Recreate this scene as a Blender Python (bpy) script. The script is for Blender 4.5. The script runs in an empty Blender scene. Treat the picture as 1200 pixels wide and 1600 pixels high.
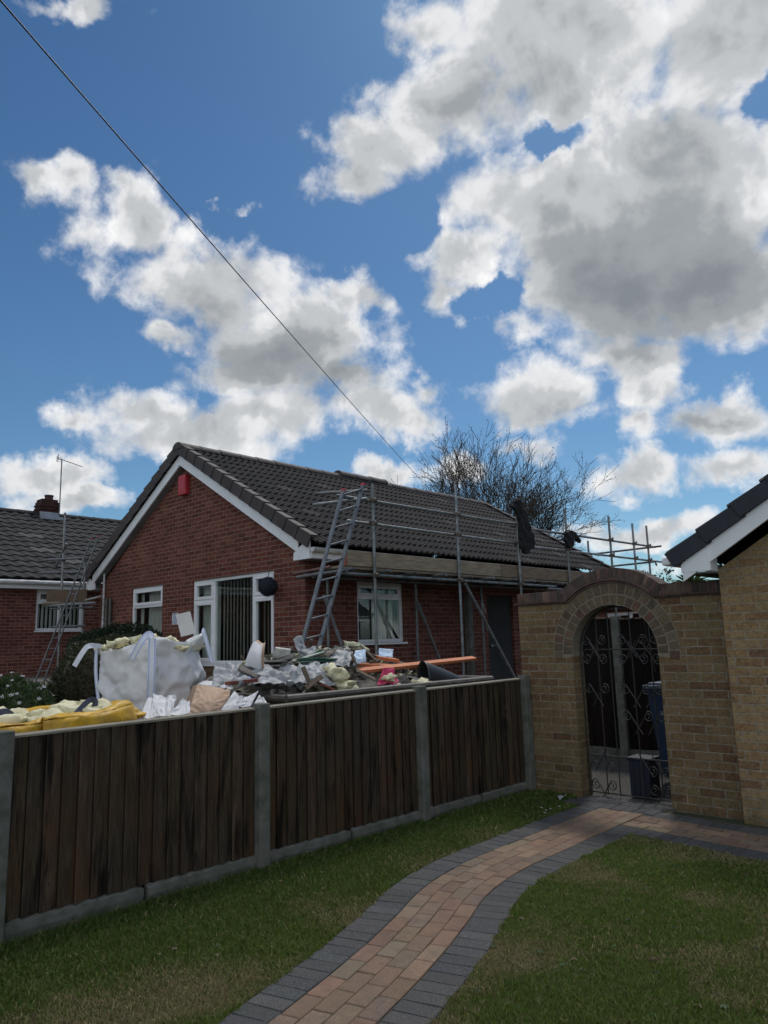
import bpy, bmesh, math, random
import numpy as np
from mathutils import Vector, Matrix, Euler
random.seed(7); rng = np.random.default_rng(7)
S = bpy.context.scene; C = S.collection
R = math.radians

# ------------------------------------------------------------------ camera
cam = bpy.data.cameras.new('camera'); camo = bpy.data.objects.new('camera', cam); C.objects.link(camo)
cam.sensor_fit = 'VERTICAL'; cam.sensor_height = 36; cam.lens = 36*1155/1600
cam.clip_start = .05; cam.clip_end = 2000
HEAD = 43.3
camo.matrix_world = (Matrix.Translation((0, 0, 1.6)) @ Matrix.Rotation(R(HEAD), 4, 'Z')
                     @ Matrix.Rotation(R(90+9.8), 4, 'X') @ Matrix.Rotation(R(-1.6), 4, 'Z'))
S.camera = camo
S.render.resolution_x = 768; S.render.resolution_y = 1024
S.view_settings.view_transform = 'Standard'; S.view_settings.look = 'None'
S.view_settings.gamma = 1; S.view_settings.exposure = .12

# ------------------------------------------------------------------ sun behind thin cloud, ahead of the camera
SUN_EL, SUN_AZ = 56, 22       # elevation; degrees right of the view heading
ha = R(HEAD-SUN_AZ)
sd = Vector((-math.sin(ha)*math.cos(R(SUN_EL)), math.cos(ha)*math.cos(R(SUN_EL)), math.sin(R(SUN_EL))))
sl = bpy.data.lights.new('sun', 'SUN'); sl.energy = 1.7; sl.angle = R(9); sl.color = (1, .96, .9)
so = bpy.data.objects.new('sun', sl); C.objects.link(so); so.location = (0, 0, 30)
so.rotation_euler = sd.to_track_quat('Z', 'Y').to_euler()

# ------------------------------------------------------------------ sky and clouds (world shader, fixed to compass directions)
CL=[(0.306,0.712,0.298,0.103,-0.17,1),(0.489,0.67,0.207,0.118,-0.27,1),(0.414,0.531,0.218,0.146,-0.21,1.15),(0.306,0.455,0.187,0.114,-0.15,1.2),(0.456,0.42,0.167,0.095,-0.21,1.1),(0.113,0.665,0.163,0.073,-0.07,0.9),(0.016,0.64,0.115,0.059,-0.03,0.85),(-0.024,0.598,0.076,0.039,-0.01,0.7),(0.07,0.751,0.108,0.042,-0.05,0.8),(0.131,0.498,0.101,0.058,-0.08,0.85),(0.101,0.457,0.055,0.04,-0.06,0.7),(0.244,0.546,0.179,0.091,-0.13,1.1),(0.331,0.357,0.107,0.047,-0.14,0.9),(0.197,0.397,0.066,0.04,-0.1,0.6),(0.472,0.357,0.044,0.022,-0.19,0.5),(-0.33,0.53,0.051,0.058,0.12,0.8),(-0.352,0.559,0.042,0.028,0.14,0.65),(-0.237,0.46,0.154,0.07,0.07,1.05),(-0.13,0.393,0.18,0.078,0.02,1.2),(-0.038,0.454,0.078,0.04,-0.01,0.75),(-0.296,0.4,0.076,0.039,0.08,0.8),(-0.166,0.351,0.168,0.05,0.03,1.05),(-0.049,0.352,0.09,0.038,-0.01,0.8),(-0.318,0.298,0.098,0.041,0.06,0.85),(-0.243,0.265,0.16,0.05,0.03,1),(-0.412,0.283,0.053,0.022,0.09,0.55),(0.004,0.309,0.117,0.042,-0.03,0.9),(-0.148,0.301,0.141,0.051,0.02,0.95),(0.077,0.335,0.045,0.029,-0.05,0.6),(-0.476,0.548,0.042,0.032,0.2,0.6),(-0.43,0.553,0.04,0.038,0.18,0.6),(-0.415,0.499,0.028,0.021,0.16,0.3),(-0.429,0.734,0.093,0.017,0.2,0.7),(-0.189,0.556,0.026,0.01,0.06,0.42),(-0.424,0.207,0.081,0.033,0.06,0.9),(-0.4,0.177,0.097,0.021,0.04,0.75),(0.217,0.313,0.099,0.05,-0.09,0.85),(0.359,0.309,0.068,0.052,-0.14,0.8),(0.347,0.266,0.048,0.032,-0.12,0.7),(0.439,0.258,0.089,0.043,-0.14,0.9),(0.349,0.201,0.086,0.041,-0.1,0.85),(0.447,0.19,0.079,0.039,-0.12,0.85),(0.196,0.252,0.064,0.024,-0.08,0.5),(-0.007,0.227,0.049,0.024,-0.03,0.7),(0.116,0.223,0.079,0.034,-0.05,0.6),(0.35,0.123,0.115,0.031,-0.07,0.85),(0.28,0.14,0.065,0.021,-0.07,0.6),(0.422,0.082,0.108,0.024,-0.07,0.6)]
HL=[(0.271,0.622,0.054,0.02,-0.15,1),(0.535,0.591,0.03,0.028,-0.29,1),(0.155,0.441,0.054,0.024,-0.08,1),(0.068,0.544,0.042,0.049,-0.05,1)]
DL=[(-0.174,0.371,0.177,0.057,0.03,0.5),(-0.058,0.348,0.099,0.046,-0.01,0.5),(-0.236,0.421,0.096,0.04,0.06,0.3),(-0.243,0.294,0.11,0.029,0.04,0.25),(0.371,0.436,0.212,0.113,-0.17,0.55),(0.209,0.669,0.177,0.046,-0.12,0.4),(0.452,0.577,0.128,0.053,-0.24,0.3),(0.25,0.293,0.051,0.021,-0.1,0.25),(0.417,0.261,0.053,0.022,-0.14,0.25)]

w = bpy.data.worlds.new('World'); S.world = w; w.use_nodes = True
T = w.node_tree; T.nodes.clear()
class G:
    """small helper to write node graphs"""
    def __init__(s, t): s.t = t
    def n(s, ty, **k):
        o = s.t.nodes.new(ty)
        for a, b in k.items(): setattr(o, a, b)
        return o
    def put(s, sock, v):
        if v is None: return
        if isinstance(v, bpy.types.NodeSocket): s.t.links.new(v, sock)
        elif isinstance(v, bpy.types.Node): s.t.links.new(v.outputs[0], sock)
        else:
            if isinstance(v, (tuple, list)) and len(v) == 3 and sock.type == 'RGBA': v = (*v, 1)
            sock.default_value = v
    def m(s, op, a, b=None, c=None, clamp=False):
        o = s.n('ShaderNodeMath', operation=op, use_clamp=clamp)
        for i, v in enumerate((a, b, c)): s.put(o.inputs[i], v)
        return o.outputs[0]
    def vm(s, op, a, b=None, out=0, scale=None):
        o = s.n('ShaderNodeVectorMath', operation=op); s.put(o.inputs[0], a); s.put(o.inputs[1], b)
        if scale is not None: s.put(o.inputs['Scale'], scale)
        return o.outputs[out]
    def noise(s, vec, scale, detail=4, rough=.5, dist=0, out=0, lac=2):
        o = s.n('ShaderNodeTexNoise'); s.put(o.inputs['Vector'], vec)
        o.inputs['Scale'].default_value = scale; o.inputs['Detail'].default_value = detail
        o.inputs['Roughness'].default_value = rough; o.inputs['Distortion'].default_value = dist
        o.inputs['Lacunarity'].default_value = lac
        return o.outputs[out]
    def mr(s, v, a, b, c=0, d=1, smooth=False):
        o = s.n('ShaderNodeMapRange', interpolation_type='SMOOTHSTEP' if smooth else 'LINEAR')
        for i, x in enumerate((v, a, b, c, d)): s.put(o.inputs[i], x)
        return o.outputs[0]
    def mix(s, f, a, b, bl='MIX'):
        o = s.n('ShaderNodeMix', data_type='RGBA', blend_type=bl)
        s.put(o.inputs[0], f); s.put(o.inputs[6], a); s.put(o.inputs[7], b); return o.outputs[2]
    def ramp(s, f, st, interp='LINEAR'):
        o = s.n('ShaderNodeValToRGB'); s.put(o.inputs[0], f); cr = o.color_ramp; cr.interpolation = interp
        for i, (p, c) in enumerate(st):
            e = cr.elements[i] if i < 2 else cr.elements.new(p)
            e.position = p; e.color = (*c, 1) if len(c) == 3 else c
        return o.outputs[0]
    def xyz(s, v):
        o = s.n('ShaderNodeSeparateXYZ'); s.put(o.inputs[0], v); return o.outputs
    def comb(s, x=0, y=0, z=0):
        o = s.n('ShaderNodeCombineXYZ')
        for i, v in enumerate((x, y, z)): s.put(o.inputs[i], v)
        return o.outputs[0]
g = G(T)
dirv = g.n('ShaderNodeTexCoord').outputs['Generated']
X, Y, Z = g.xyz(dirv)
ca, sa = math.cos(R(HEAD)), math.sin(R(HEAD))
fx = g.m('MULTIPLY_ADD', X, ca, g.m('MULTIPLY', Y, sa)); fy = g.m('MULTIPLY_ADD', X, -sa, g.m('MULTIPLY', Y, ca))
az = g.m('ARCTAN2', fx, fy); el = g.m('ARCSINE', Z)
ae = g.comb(az, el, 0)
# stretch so that noise reads as towers of cloud, not smears; gentle domain warp
warp = g.vm('SCALE', g.vm('SUBTRACT', g.noise(dirv, 9, 5, .62, out=1), (.5, .5, .5)), scale=.11)
aew = g.vm('ADD', ae, warp)
def blobs(lst):
    acc = None
    for (cx, cy, rx, ry, rot, wt) in lst:
        mp = g.n('ShaderNodeMapping', vector_type='TEXTURE')
        g.put(mp.inputs[0], aew); mp.inputs['Location'].default_value = (cx, cy, 0)
        mp.inputs['Rotation'].default_value = (0, 0, rot); mp.inputs['Scale'].default_value = (rx, ry, 1)
        v = g.m('MULTIPLY_ADD', g.vm('LENGTH', mp.outputs[0], out=1), -wt, wt)
        if acc is None: acc = v
        else:
            o = g.n('ShaderNodeMath', operation='SMOOTH_MAX'); g.put(o.inputs[0], acc); g.put(o.inputs[1], v); o.inputs[2].default_value = .12; acc = o.outputs[0]
    return acc
F = blobs(CL)
H = blobs(HL); DK = g.m('MAXIMUM', blobs(DL), 0)
F = g.m('SUBTRACT', F, g.m('MULTIPLY', g.m('MAXIMUM', H, 0), .85))
# away from the pictured part of the sky: ordinary broken cumulus
awayz = g.m('MAXIMUM', g.mr(g.m('ABSOLUTE', az), .62, .8), g.mr(el, .82, .95))
gen = g.mr(g.noise(dirv, 2.6, 3, .5), .42, .6, -.5, .6)
F = g.m('ADD', F, g.m('MULTIPLY', awayz, g.m('SUBTRACT', gen, F)))
F = g.m('MAXIMUM', F, -.9)
nA = g.noise(dirv, 7, 8, .6, .2)
sdn = g.vm('ADD', dirv, tuple(sd*.022))
nB = g.noise(sdn, 7, 5, .55, .2)
nL = g.noise(dirv, 7, 5, .55, .2)
nS = g.noise(dirv, 24, 7, .68)
vo = g.n('ShaderNodeTexVoronoi', feature='SMOOTH_F1'); g.put(vo.inputs['Vector'], g.vm('ADD', dirv, g.vm('SCALE', warp, scale=.35))); vo.inputs['Scale'].default_value = 17; vo.inputs['Detail'].default_value = 1; vo.inputs['Roughness'].default_value = .55; vo.inputs['Smoothness'].default_value = .35; vo.normalize = True
puff = g.m('SUBTRACT', .30, vo.outputs['Distance'])       # rounded heads of cumulus
dens = g.m('ADD', g.m('MULTIPLY', F, 1.0), g.m('MULTIPLY', g.m('SUBTRACT', nA, .53), 1.75))
dens = g.m('ADD', dens, g.m('MULTIPLY', g.m('SUBTRACT', nS, .5), .55)); dens = g.m('MULTIPLY_ADD', puff, 1.0, g.m('SUBTRACT', dens, .05))
mask = g.mr(dens, -.08, .42, smooth=True)
rel = g.m('MULTIPLY', g.m('SUBTRACT', nL, nB), 1.5)      # lit towards the sun
core = g.m('ADD', g.m('MULTIPLY', F, .34), g.m('MULTIPLY', dens, .15)); core = g.m('MULTIPLY_ADD', DK, .95, core)
core = g.m('SUBTRACT', core, rel); core = g.m('MULTIPLY_ADD', puff, -.38, core)
ccol = g.ramp(core, [(0, (1.10, 1.10, 1.10)), (.15, (.91, .92, .935)), (.34, (.62, .645, .67)), (.60, (.39, .42, .445)), (1, (.26, .29, .32))], 'EASE')
sky = g.n('ShaderNodeTexSky', sky_type='NISHITA'); sky.sun_disc = False
sky.sun_elevation = R(SUN_EL); sky.sun_rotation = R(-(HEAD-SUN_AZ)); sky.air_density = 1.0; sky.dust_density = .6; sky.ozone_density = 2.5
tint = g.mix(g.mr(Z, .05, .70), (.50, .69, .77), (.29, .50, .66))
skyc = g.mix(1, sky.outputs[0], tint, 'MULTIPLY')
cl = g.vm('SCALE', ccol, scale=g.m('MULTIPLY', .81/.1, g.mr(g.m('ABSOLUTE', az), 1.0, 2.1, 1, 2.3)))   # unseen cumulus opposite the sun, boosted to brighten surfaces facing the camera
col = g.mix(mask, skyc, cl)
bg = g.n('ShaderNodeBackground'); g.put(bg.inputs[0], col); bg.inputs[1].default_value = .1
out = g.n('ShaderNodeOutputWorld'); T.links.new(bg.outputs[0], out.inputs[0])
w.cycles.sampling_method = 'MANUAL'; w.cycles.sample_map_resolution = 512

# ------------------------------------------------------------------ materials
def newmat(name):
    m = bpy.data.materials.new(name); m.use_nodes = True; t = m.node_tree
    b = t.nodes['Principled BSDF']; return m, G(t), b
def pos(g): return g.n('ShaderNodeNewGeometry').outputs['Position']
def objc(g): return g.n('ShaderNodeTexCoord').outputs['Object']
def bump(g, b, h, st=.3, dist=.01):
    o = g.n('ShaderNodeBump'); o.inputs['Strength'].default_value = st; o.inputs['Distance'].default_value = dist
    g.put(o.inputs['Height'], h); g.t.links.new(o.outputs[0], b.inputs['Normal'])
def plain(name, c1, c2=None, scale=8, rough=.6, metal=0, bmp=0, bscale=60, stretch=None, vc=False, spec=.5, detail=5, lo=.35, hi=.65, rvar=0, trans=0):
    m, g, b = newmat(name)
    v = objc(g)
    if stretch: v = g.vm('MULTIPLY', v, stretch)
    c2 = c2 or tuple(x*.75 for x in c1)
    n = g.noise(v, scale, detail, .6)
    c = g.mix(g.mr(n, lo, hi), c1, c2)
    if vc:
        a = g.n('ShaderNodeVertexColor', layer_name='Col'); c = g.mix(1, c, a.outputs[0], 'MULTIPLY')
    g.put(b.inputs['Base Color'], c); b.inputs['Metallic'].default_value = metal
    g.put(b.inputs['Roughness'], g.mr(n, .3, .7, max(0, rough-rvar), min(1, rough+rvar)) if rvar else rough)
    b.inputs['Specular IOR Level'].default_value = spec
    if bmp: bump(g, b, g.noise(v, bscale, 4, .6), bmp)
    if trans:
        tr = g.n('ShaderNodeBsdfTranslucent'); g.put(tr.inputs[0], c)
        mx = g.n('ShaderNodeMixShader'); mx.inputs[0].default_value = trans
        g.t.links.new(b.outputs[0], mx.inputs[1]); g.t.links.new(tr.outputs[0], mx.inputs[2])
        g.t.links.new(mx.outputs[0], g.t.nodes['Material Output'].inputs[0])
    return m
def brickmat(name, stops, mortar, dirt=(.05, .045, .035), bw=.225, rh=.077, ms=.0055, streak=True, voff=0., header=False, rough=.85):
    m, g, b = newmat(name)
    x, y, z = g.xyz(pos(g)); wob = g.noise(pos(g), 7, 2, .5)
    v = g.comb(g.m('ADD', x, y), g.m('MULTIPLY_ADD', wob, .005, g.m('ADD', z, voff)), 0)
    br = g.n('ShaderNodeTexBrick'); g.put(br.inputs['Vector'], v)
    br.offset = .5; br.inputs['Color1'].default_value = (0, 0, 0, 1); br.inputs['Color2'].default_value = (1, 1, 1, 1)
    br.inputs['Mortar'].default_value = (.5, .5, .5, 1); br.inputs['Scale'].default_value = 1
    br.inputs['Mortar Size'].default_value = ms; br.inputs['Mortar Smooth'].default_value = .35
    br.inputs['Brick Width'].default_value = bw; br.inputs['Row Height'].default_value = rh; br.inputs['Bias'].default_value = 0
    # stretched noise in brick cells gives a second random value
    c = g.ramp(br.outputs[0], stops)
    fine = g.noise(pos(g), 45, 5, .7); big = g.noise(pos(g), 1.3, 4, .6)
    c = g.mix(g.mr(fine, .3, .75, 0, .55), c, tuple(min(1, s*1.5) for s in stops[len(stops)//2][1]))
    c = g.mix(g.mr(fine, .55, .3, 0, .6), c, tuple(s*.45 for s in stops[0][1]))
    mc = g.mix(g.mr(g.noise(pos(g), 14, 3, .6), .35, .65), mortar, tuple(k*.6 for k in mortar))
    c = g.mix(br.outputs[1], c, mc)
    c = g.mix(g.mr(big, .45, .75, 0, .5), c, dirt)
    low = g.m('MULTIPLY', g.mr(z, .0, .5, .55, 0), g.mr(g.noise(pos(g), 9, 4, .6), .35, .6))
    if streak: c = g.mix(low, c, (.045, .05, .03))
    g.put(b.inputs['Base Color'], c); b.inputs['Roughness'].default_value = rough; b.inputs['Specular IOR Level'].default_value = .25
    bump(g, b, g.m('MULTIPLY_ADD', br.outputs[1], -1.0, g.m('MULTIPLY', fine, .45)), .7, .006)
    return m
M = {}
M['red_brick'] = brickmat('red_brick', [(0, (.06, .021, .016)), (.35, (.115, .034, .024)), (.7, (.155, .047, .032)), (1, (.22, .088, .062))], (.32, .26, .21), dirt=(.085, .038, .028), streak=False)
M['dark_brick'] = brickmat('dark_brick', [(0, (.03, .012, .01)), (.5, (.055, .02, .016)), (1, (.08, .03, .024))], (.06, .05, .045), dirt=(.02, .015, .014), streak=False)
M['buff_brick'] = brickmat('buff_brick', [(0, (.085, .040, .028)), (.14, (.125, .066, .036)), (.3, (.155, .102, .050)), (.7, (.18, .126, .065)), (1, (.20, .148, .084))], (.27, .24, .18), dirt=(.08, .064, .036), ms=.0068)
M['buff_house'] = brickmat('buff_house', [(0, (.11, .052, .045)), (.15, (.18, .10, .048)), (.4, (.245, .165, .080)), (.75, (.27, .20, .11)), (1, (.22, .125, .058))], (.31, .27, .20), dirt=(.14, .105, .058), voff=.02, ms=.007)
M['arch_brick'] = plain('arch_brick', (.95, .93, .9), (.6, .58, .55), 30, .85, vc=True, bmp=.5, bscale=80)
M['coping_brick'] = plain('coping_brick', (.085, .06, .05), (.045, .034, .03), 12, .8, vc=True, bmp=.4)
M['mortar'] = plain('mortar', (.22, .19, .14), (.15, .13, .095), 30, .95, bmp=.4)
M['roof_tile'] = plain('roof_tile', (.020, .019, .0195), (.034, .0315, .031), 7, .85, vc=True, bmp=.4, bscale=90, spec=.25)
M['roof_tile_dark'] = plain('roof_tile_dark', (.024, .024, .026), (.042, .041, .038), 5, .8, vc=True, bmp=.4, bscale=90, spec=.25)
M['verge_tile'] = plain('verge_tile', (.060, .048, .046), (.040, .033, .032), 6, .7, vc=True, bmp=.3)
M['navy_verge'] = plain('navy_verge', (.014, .017, .03), (.009, .01, .018), 6, .6, bmp=.2)
M['upvc'] = plain('upvc', (.80, .81, .82), (.72, .73, .74), 3, .35, bmp=.0)
M['gutter'] = plain('gutter', (.66, .67, .66), (.35, .35, .33), 5, .4, stretch=(1, 1, 4))
M['soffit'] = plain('soffit', (.25, .25, .25), (.18, .18, .18), 4, .6)
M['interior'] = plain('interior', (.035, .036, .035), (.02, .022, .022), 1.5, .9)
M['blind'] = plain('blind', (.78, .76, .68), (.66, .65, .58), 2, .8)
M['curtain'] = plain('curtain', (.62, .62, .56), (.42, .42, .39), 4, .9, stretch=(10, 10, 1))
m, g, b = newmat('glass')
gl = g.n('ShaderNodeBsdfGlossy'); gl.inputs['Roughness'].default_value = .02; gl.inputs[0].default_value = (.85, .9, .92, 1)
tp = g.n('ShaderNodeBsdfTransparent'); tp.inputs[0].default_value = (.93, .96, .95, 1)
lw = g.n('ShaderNodeLayerWeight'); lw.inputs[0].default_value = .5
mx = g.n('ShaderNodeMixShader'); g.put(mx.inputs[0], g.m('MULTIPLY_ADD', g.m('POWER', lw.outputs['Facing'], 4.5), .9, .045, clamp=True))
g.t.links.new(tp.outputs[0], mx.inputs[1]); g.t.links.new(gl.outputs[0], mx.inputs[2]); g.t.links.new(mx.outputs[0], g.t.nodes['Material Output'].inputs[0])
bn = g.n('ShaderNodeBump'); bn.inputs['Strength'].default_value = .06; g.put(bn.inputs['Height'], g.noise(objc(g), 2.5, 2, .5)); g.t.links.new(bn.outputs[0], gl.inputs['Normal'])
M['glass'] = m
M['concrete'] = plain('concrete', (.145, .145, .13), (.07, .08, .06), 9, .9, bmp=.5, bscale=120)
M['tube'] = plain('tube', (.27, .29, .30), (.14, .145, .145), 7, .45, metal=.55, bmp=.15, vc=True)
M['coupler'] = plain('coupler', (.16, .14, .12), (.08, .065, .05), 20, .6, metal=.4)
M['alu'] = plain('alu', (.20, .215, .23), (.12, .13, .14), 9, .5, metal=.5)
M['old_board'] = plain('old_board', (.34, .29, .215), (.19, .16, .12), 3, .85, stretch=(8, 1.2, 12), bmp=.3, vc=True)
M['iron'] = plain('iron', (.016, .016, .018), (.03, .026, .022), 30, .5, bmp=.2)
M['blue_bin'] = plain('blue_bin', (.014, .036, .085), (.011, .028, .065), 6, .45)
M['bin_lid'] = plain('bin_lid', (.07, .095, .14), (.04, .06, .10), 8, .45)
M['navy_box'] = plain('navy_box', (.012, .015, .035), (.008, .01, .02), 8, .6)
M['white_print'] = plain('white_print', (.5, .52, .52), (.4, .42, .42), 20, .5)
M['gravel'] = plain('gravel', (.085, .08, .07), (.03, .027, .024), 45, .95, bmp=1, bscale=50, detail=3)
M['yard'] = plain('yard', (.16, .15, .13), (.09, .085, .07), 3, .95, bmp=.5, bscale=40)
M['soil'] = plain('soil', (.050, .050, .022), (.022, .032, .010), 5, 1, bmp=.8, bscale=60)
M['alarm_red'] = plain('alarm_red', (.50, .035, .05), (.42, .03, .04), 6, .4)
M['plate'] = plain('plate', (.75, .75, .75), (.70, .70, .70), 6, .4)
M['plate_blue'] = plain('plate_blue', (.05, .07, .30), (.05, .07, .2), 6, .4)
M['bag_white'] = plain('bag_white', (.93, .93, .94), (.84, .845, .855), 3.5, .55, bmp=.55, bscale=11, trans=.32)
M['bag_strap'] = plain('bag_strap', (.74, .77, .84), (.64, .68, .77), 6, .6, bmp=.2, bscale=200)
M['bag_edge'] = plain('bag_edge', (.30, .42, .78), (.38, .5, .82), 30, .6)
M['yellow_bag'] = plain('yellow_bag', (.80, .47, .02), (.55, .33, .05), 9, .5, bmp=.9, bscale=16, trans=.2)
M['navy_strap'] = plain('navy_strap', (.045, .055, .10), (.03, .035, .06), 20, .7)
M['foam'] = plain('foam', (.78, .74, .50), (.58, .54, .35), 6, .9, bmp=.8, bscale=25)
M['foam_dirty'] = plain('foam_dirty', (.55, .55, .38), (.36, .35, .24), 9, .9, bmp=.8, bscale=25)
M['cardboard'] = plain('cardboard', (.55, .38, .27), (.44, .30, .21), 6, .8, bmp=.5, bscale=12)
M['paper'] = plain('paper', (.80, .80, .80), (.68, .68, .69), 4, .7, bmp=.3, bscale=12, trans=.2)
M['polythene'] = plain('polythene', (.60, .62, .64), (.36, .37, .38), 9, .5, bmp=.8, bscale=16, trans=.35)
M['black_plastic'] = plain('black_plastic', (.018, .019, .021), (.035, .036, .038), 6, .45)
M['slate'] = plain('slate', (.05, .045, .042), (.10, .09, .08), 9, .7, bmp=.5)
M['rubble_grey'] = plain('rubble_grey', (.20, .19, .17), (.09, .085, .075), 14, .95, bmp=.8)
M['rubble_white'] = plain('rubble_white', (.62, .61, .56), (.38, .37, .33), 14, .95, bmp=.6)
M['rubble_red'] = plain('rubble_red', (.28, .09, .055), (.16, .06, .045), 14, .95, bmp=.6)
M['stick'] = plain('stick', (.17, .125, .085), (.08, .06, .045), 6, .85, stretch=(10, 1.5, 10))
M['orange_timber'] = plain('orange_timber', (.62, .20, .075), (.45, .15, .06), 3, .7, stretch=(2, 8, 8))
M['green_plastic'] = plain('green_plastic', (.015, .12, .075), (.01, .06, .045), 8, .35)
M['pink_cloth'] = plain('pink_cloth', (.62, .06, .16), (.45, .04, .11), 9, .85, bmp=.4)
M['blue_cloth'] = plain('blue_cloth', (.42, .58, .78), (.6, .7, .8), 6, .7)
M['heap'] = plain('heap', (.12, .105, .085), (.26, .24, .19), 22, .95, bmp=1, bscale=30)
M['skip_steel'] = plain('skip_steel', (.13, .115, .10), (.07, .06, .05), 9, .6, bmp=.3)
M['black_cloth'] = plain('black_cloth', (.008, .008, .009), (.005, .005, .006), 9, .9)
M['bark'] = plain('bark', (.075, .055, .036), (.04, .03, .02), 5, .95)
M['leaf'] = plain('leaf', (.9, .9, .9), (.6, .6, .6), 3, .6, vc=True, trans=.25)
M['lead'] = plain('lead', (.33, .36, .40), (.2, .22, .25), 6, .5, metal=.3)
M['clay'] = plain('clay', (.08, .03, .025), (.05, .02, .02), 6, .8)
M['cable'] = plain('cable', (.01, .01, .011), (.015, .015, .016), 5, .5)
M['ball'] = plain('ball', (.008, .011, .022), (.012, .018, .03), 30, .9)

# fence timber: vertical grain, knots, black weathering and warm patches that belong to the wood
m, g, b = newmat('fence_wood')
p = pos(g); vc = g.n('ShaderNodeVertexColor', layer_name='Col').outputs[0]
wp = g.vm('SCALE', g.vm('SUBTRACT', g.noise(g.vm('MULTIPLY', p, (1, 1, .6)), 5, 3, .5, out=1), (.5, .5, .5)), scale=.03)
pw = g.vm('ADD', p, wp)
gr = g.noise(g.vm('MULTIPLY', pw, (1, 1, .035)), 170, 6, .65)
gr2 = g.noise(g.vm('MULTIPLY', pw, (1, 1, .12)), 28, 4, .6)
c = g.ramp(g.m('ADD', g.m('MULTIPLY', gr, .55), g.m('MULTIPLY', gr2, .45)), [(.30, (.018, .013, .010)), (.44, (.052, .039, .028)), (.56, (.096, .074, .053)), (.72, (.17, .14, .106))])
warm = g.m('MULTIPLY', g.mr(g.noise(g.vm('MULTIPLY', p, (1, 1, .5)), 3.0, 3, .6), .44, .62, 0, .75), g.mr(g.xyz(p)[2], 1.0, .45, .15, 1))
c = g.mix(warm, c, (.105, .056, .026))
grey = g.m('MULTIPLY', g.mr(g.noise(g.vm('MULTIPLY', p, (1, 1, .25)), 6, 3, .6), .5, .7, 0, .5), g.mr(g.xyz(p)[2], .4, .95))
c = g.mix(grey, c, (.085, .078, .068))
blk = g.mr(g.noise(g.vm('MULTIPLY', p, (1, 1, .14)), 9, 4, .65), .53, .66, 0, .94)
c = g.mix(blk, c, (.009, .007, .006))
ly = g.n('ShaderNodeTexVoronoi', feature='F1'); g.put(ly.inputs['Vector'], g.vm('MULTIPLY', p, (0, 1, .42))); ly.inputs['Scale'].default_value = 4.2
kd = ly.outputs['Distance']
ring = g.m('MULTIPLY', g.mr(kd, .10, .02), g.m('MULTIPLY_ADD', g.m('SINE', g.m('MULTIPLY', kd, 260)), .5, .5))
c = g.mix(g.m('MULTIPLY', g.mr(kd, .17, .07), .55), c, (.15, .11, .078)); c = g.mix(g.m('MULTIPLY', ring, .9), c, (.014, .009, .006))
c = g.mix(1, c, vc, 'MULTIPLY')
g.put(b.inputs['Base Color'], c); b.inputs['Roughness'].default_value = .85; b.inputs['Specular IOR Level'].default_value = .2
bump(g, b, g.m('ADD', gr, gr2), .9, .006); M['fence_wood'] = m

# path blocks: concrete with speckle, colour per block from the mesh
m, g, b = newmat('paving_block')
p = pos(g); vc = g.n('ShaderNodeVertexColor', layer_name='Col').outputs[0]
sp = g.noise(p, 260, 2, .6); bl = g.noise(p, 11, 4, .6)
c = g.mix(g.mr(sp, .55, .72, 0, .6), vc, (.42, .38, .33)); c = g.mix(g.mr(sp, .46, .3, 0, .6), c, (.04, .035, .03))
c = g.mix(g.mr(bl, .45, .75, 0, .45), c, (.07, .065, .055))
g.put(b.inputs['Base Color'], c); b.inputs['Roughness'].default_value = .9; b.inputs['Specular IOR Level'].default_value = .3
bump(g, b, sp, .5, .003); M['paving'] = m
m, g, b = newmat('grass_blade'); vc = g.n('ShaderNodeVertexColor', layer_name='Col').outputs[0]
g.put(b.inputs['Base Color'], vc); b.inputs['Roughness'].default_value = .6; b.inputs['Specular IOR Level'].default_value = .3
tr = g.n('ShaderNodeBsdfTranslucent'); g.put(tr.inputs[0], vc); mx = g.n('ShaderNodeMixShader'); mx.inputs[0].default_value = .25
g.t.links.new(b.outputs[0], mx.inputs[1]); g.t.links.new(tr.outputs[0], mx.inputs[2]); g.t.links.new(mx.outputs[0], g.t.nodes['Material Output'].inputs[0])
M['grass'] = m

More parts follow.
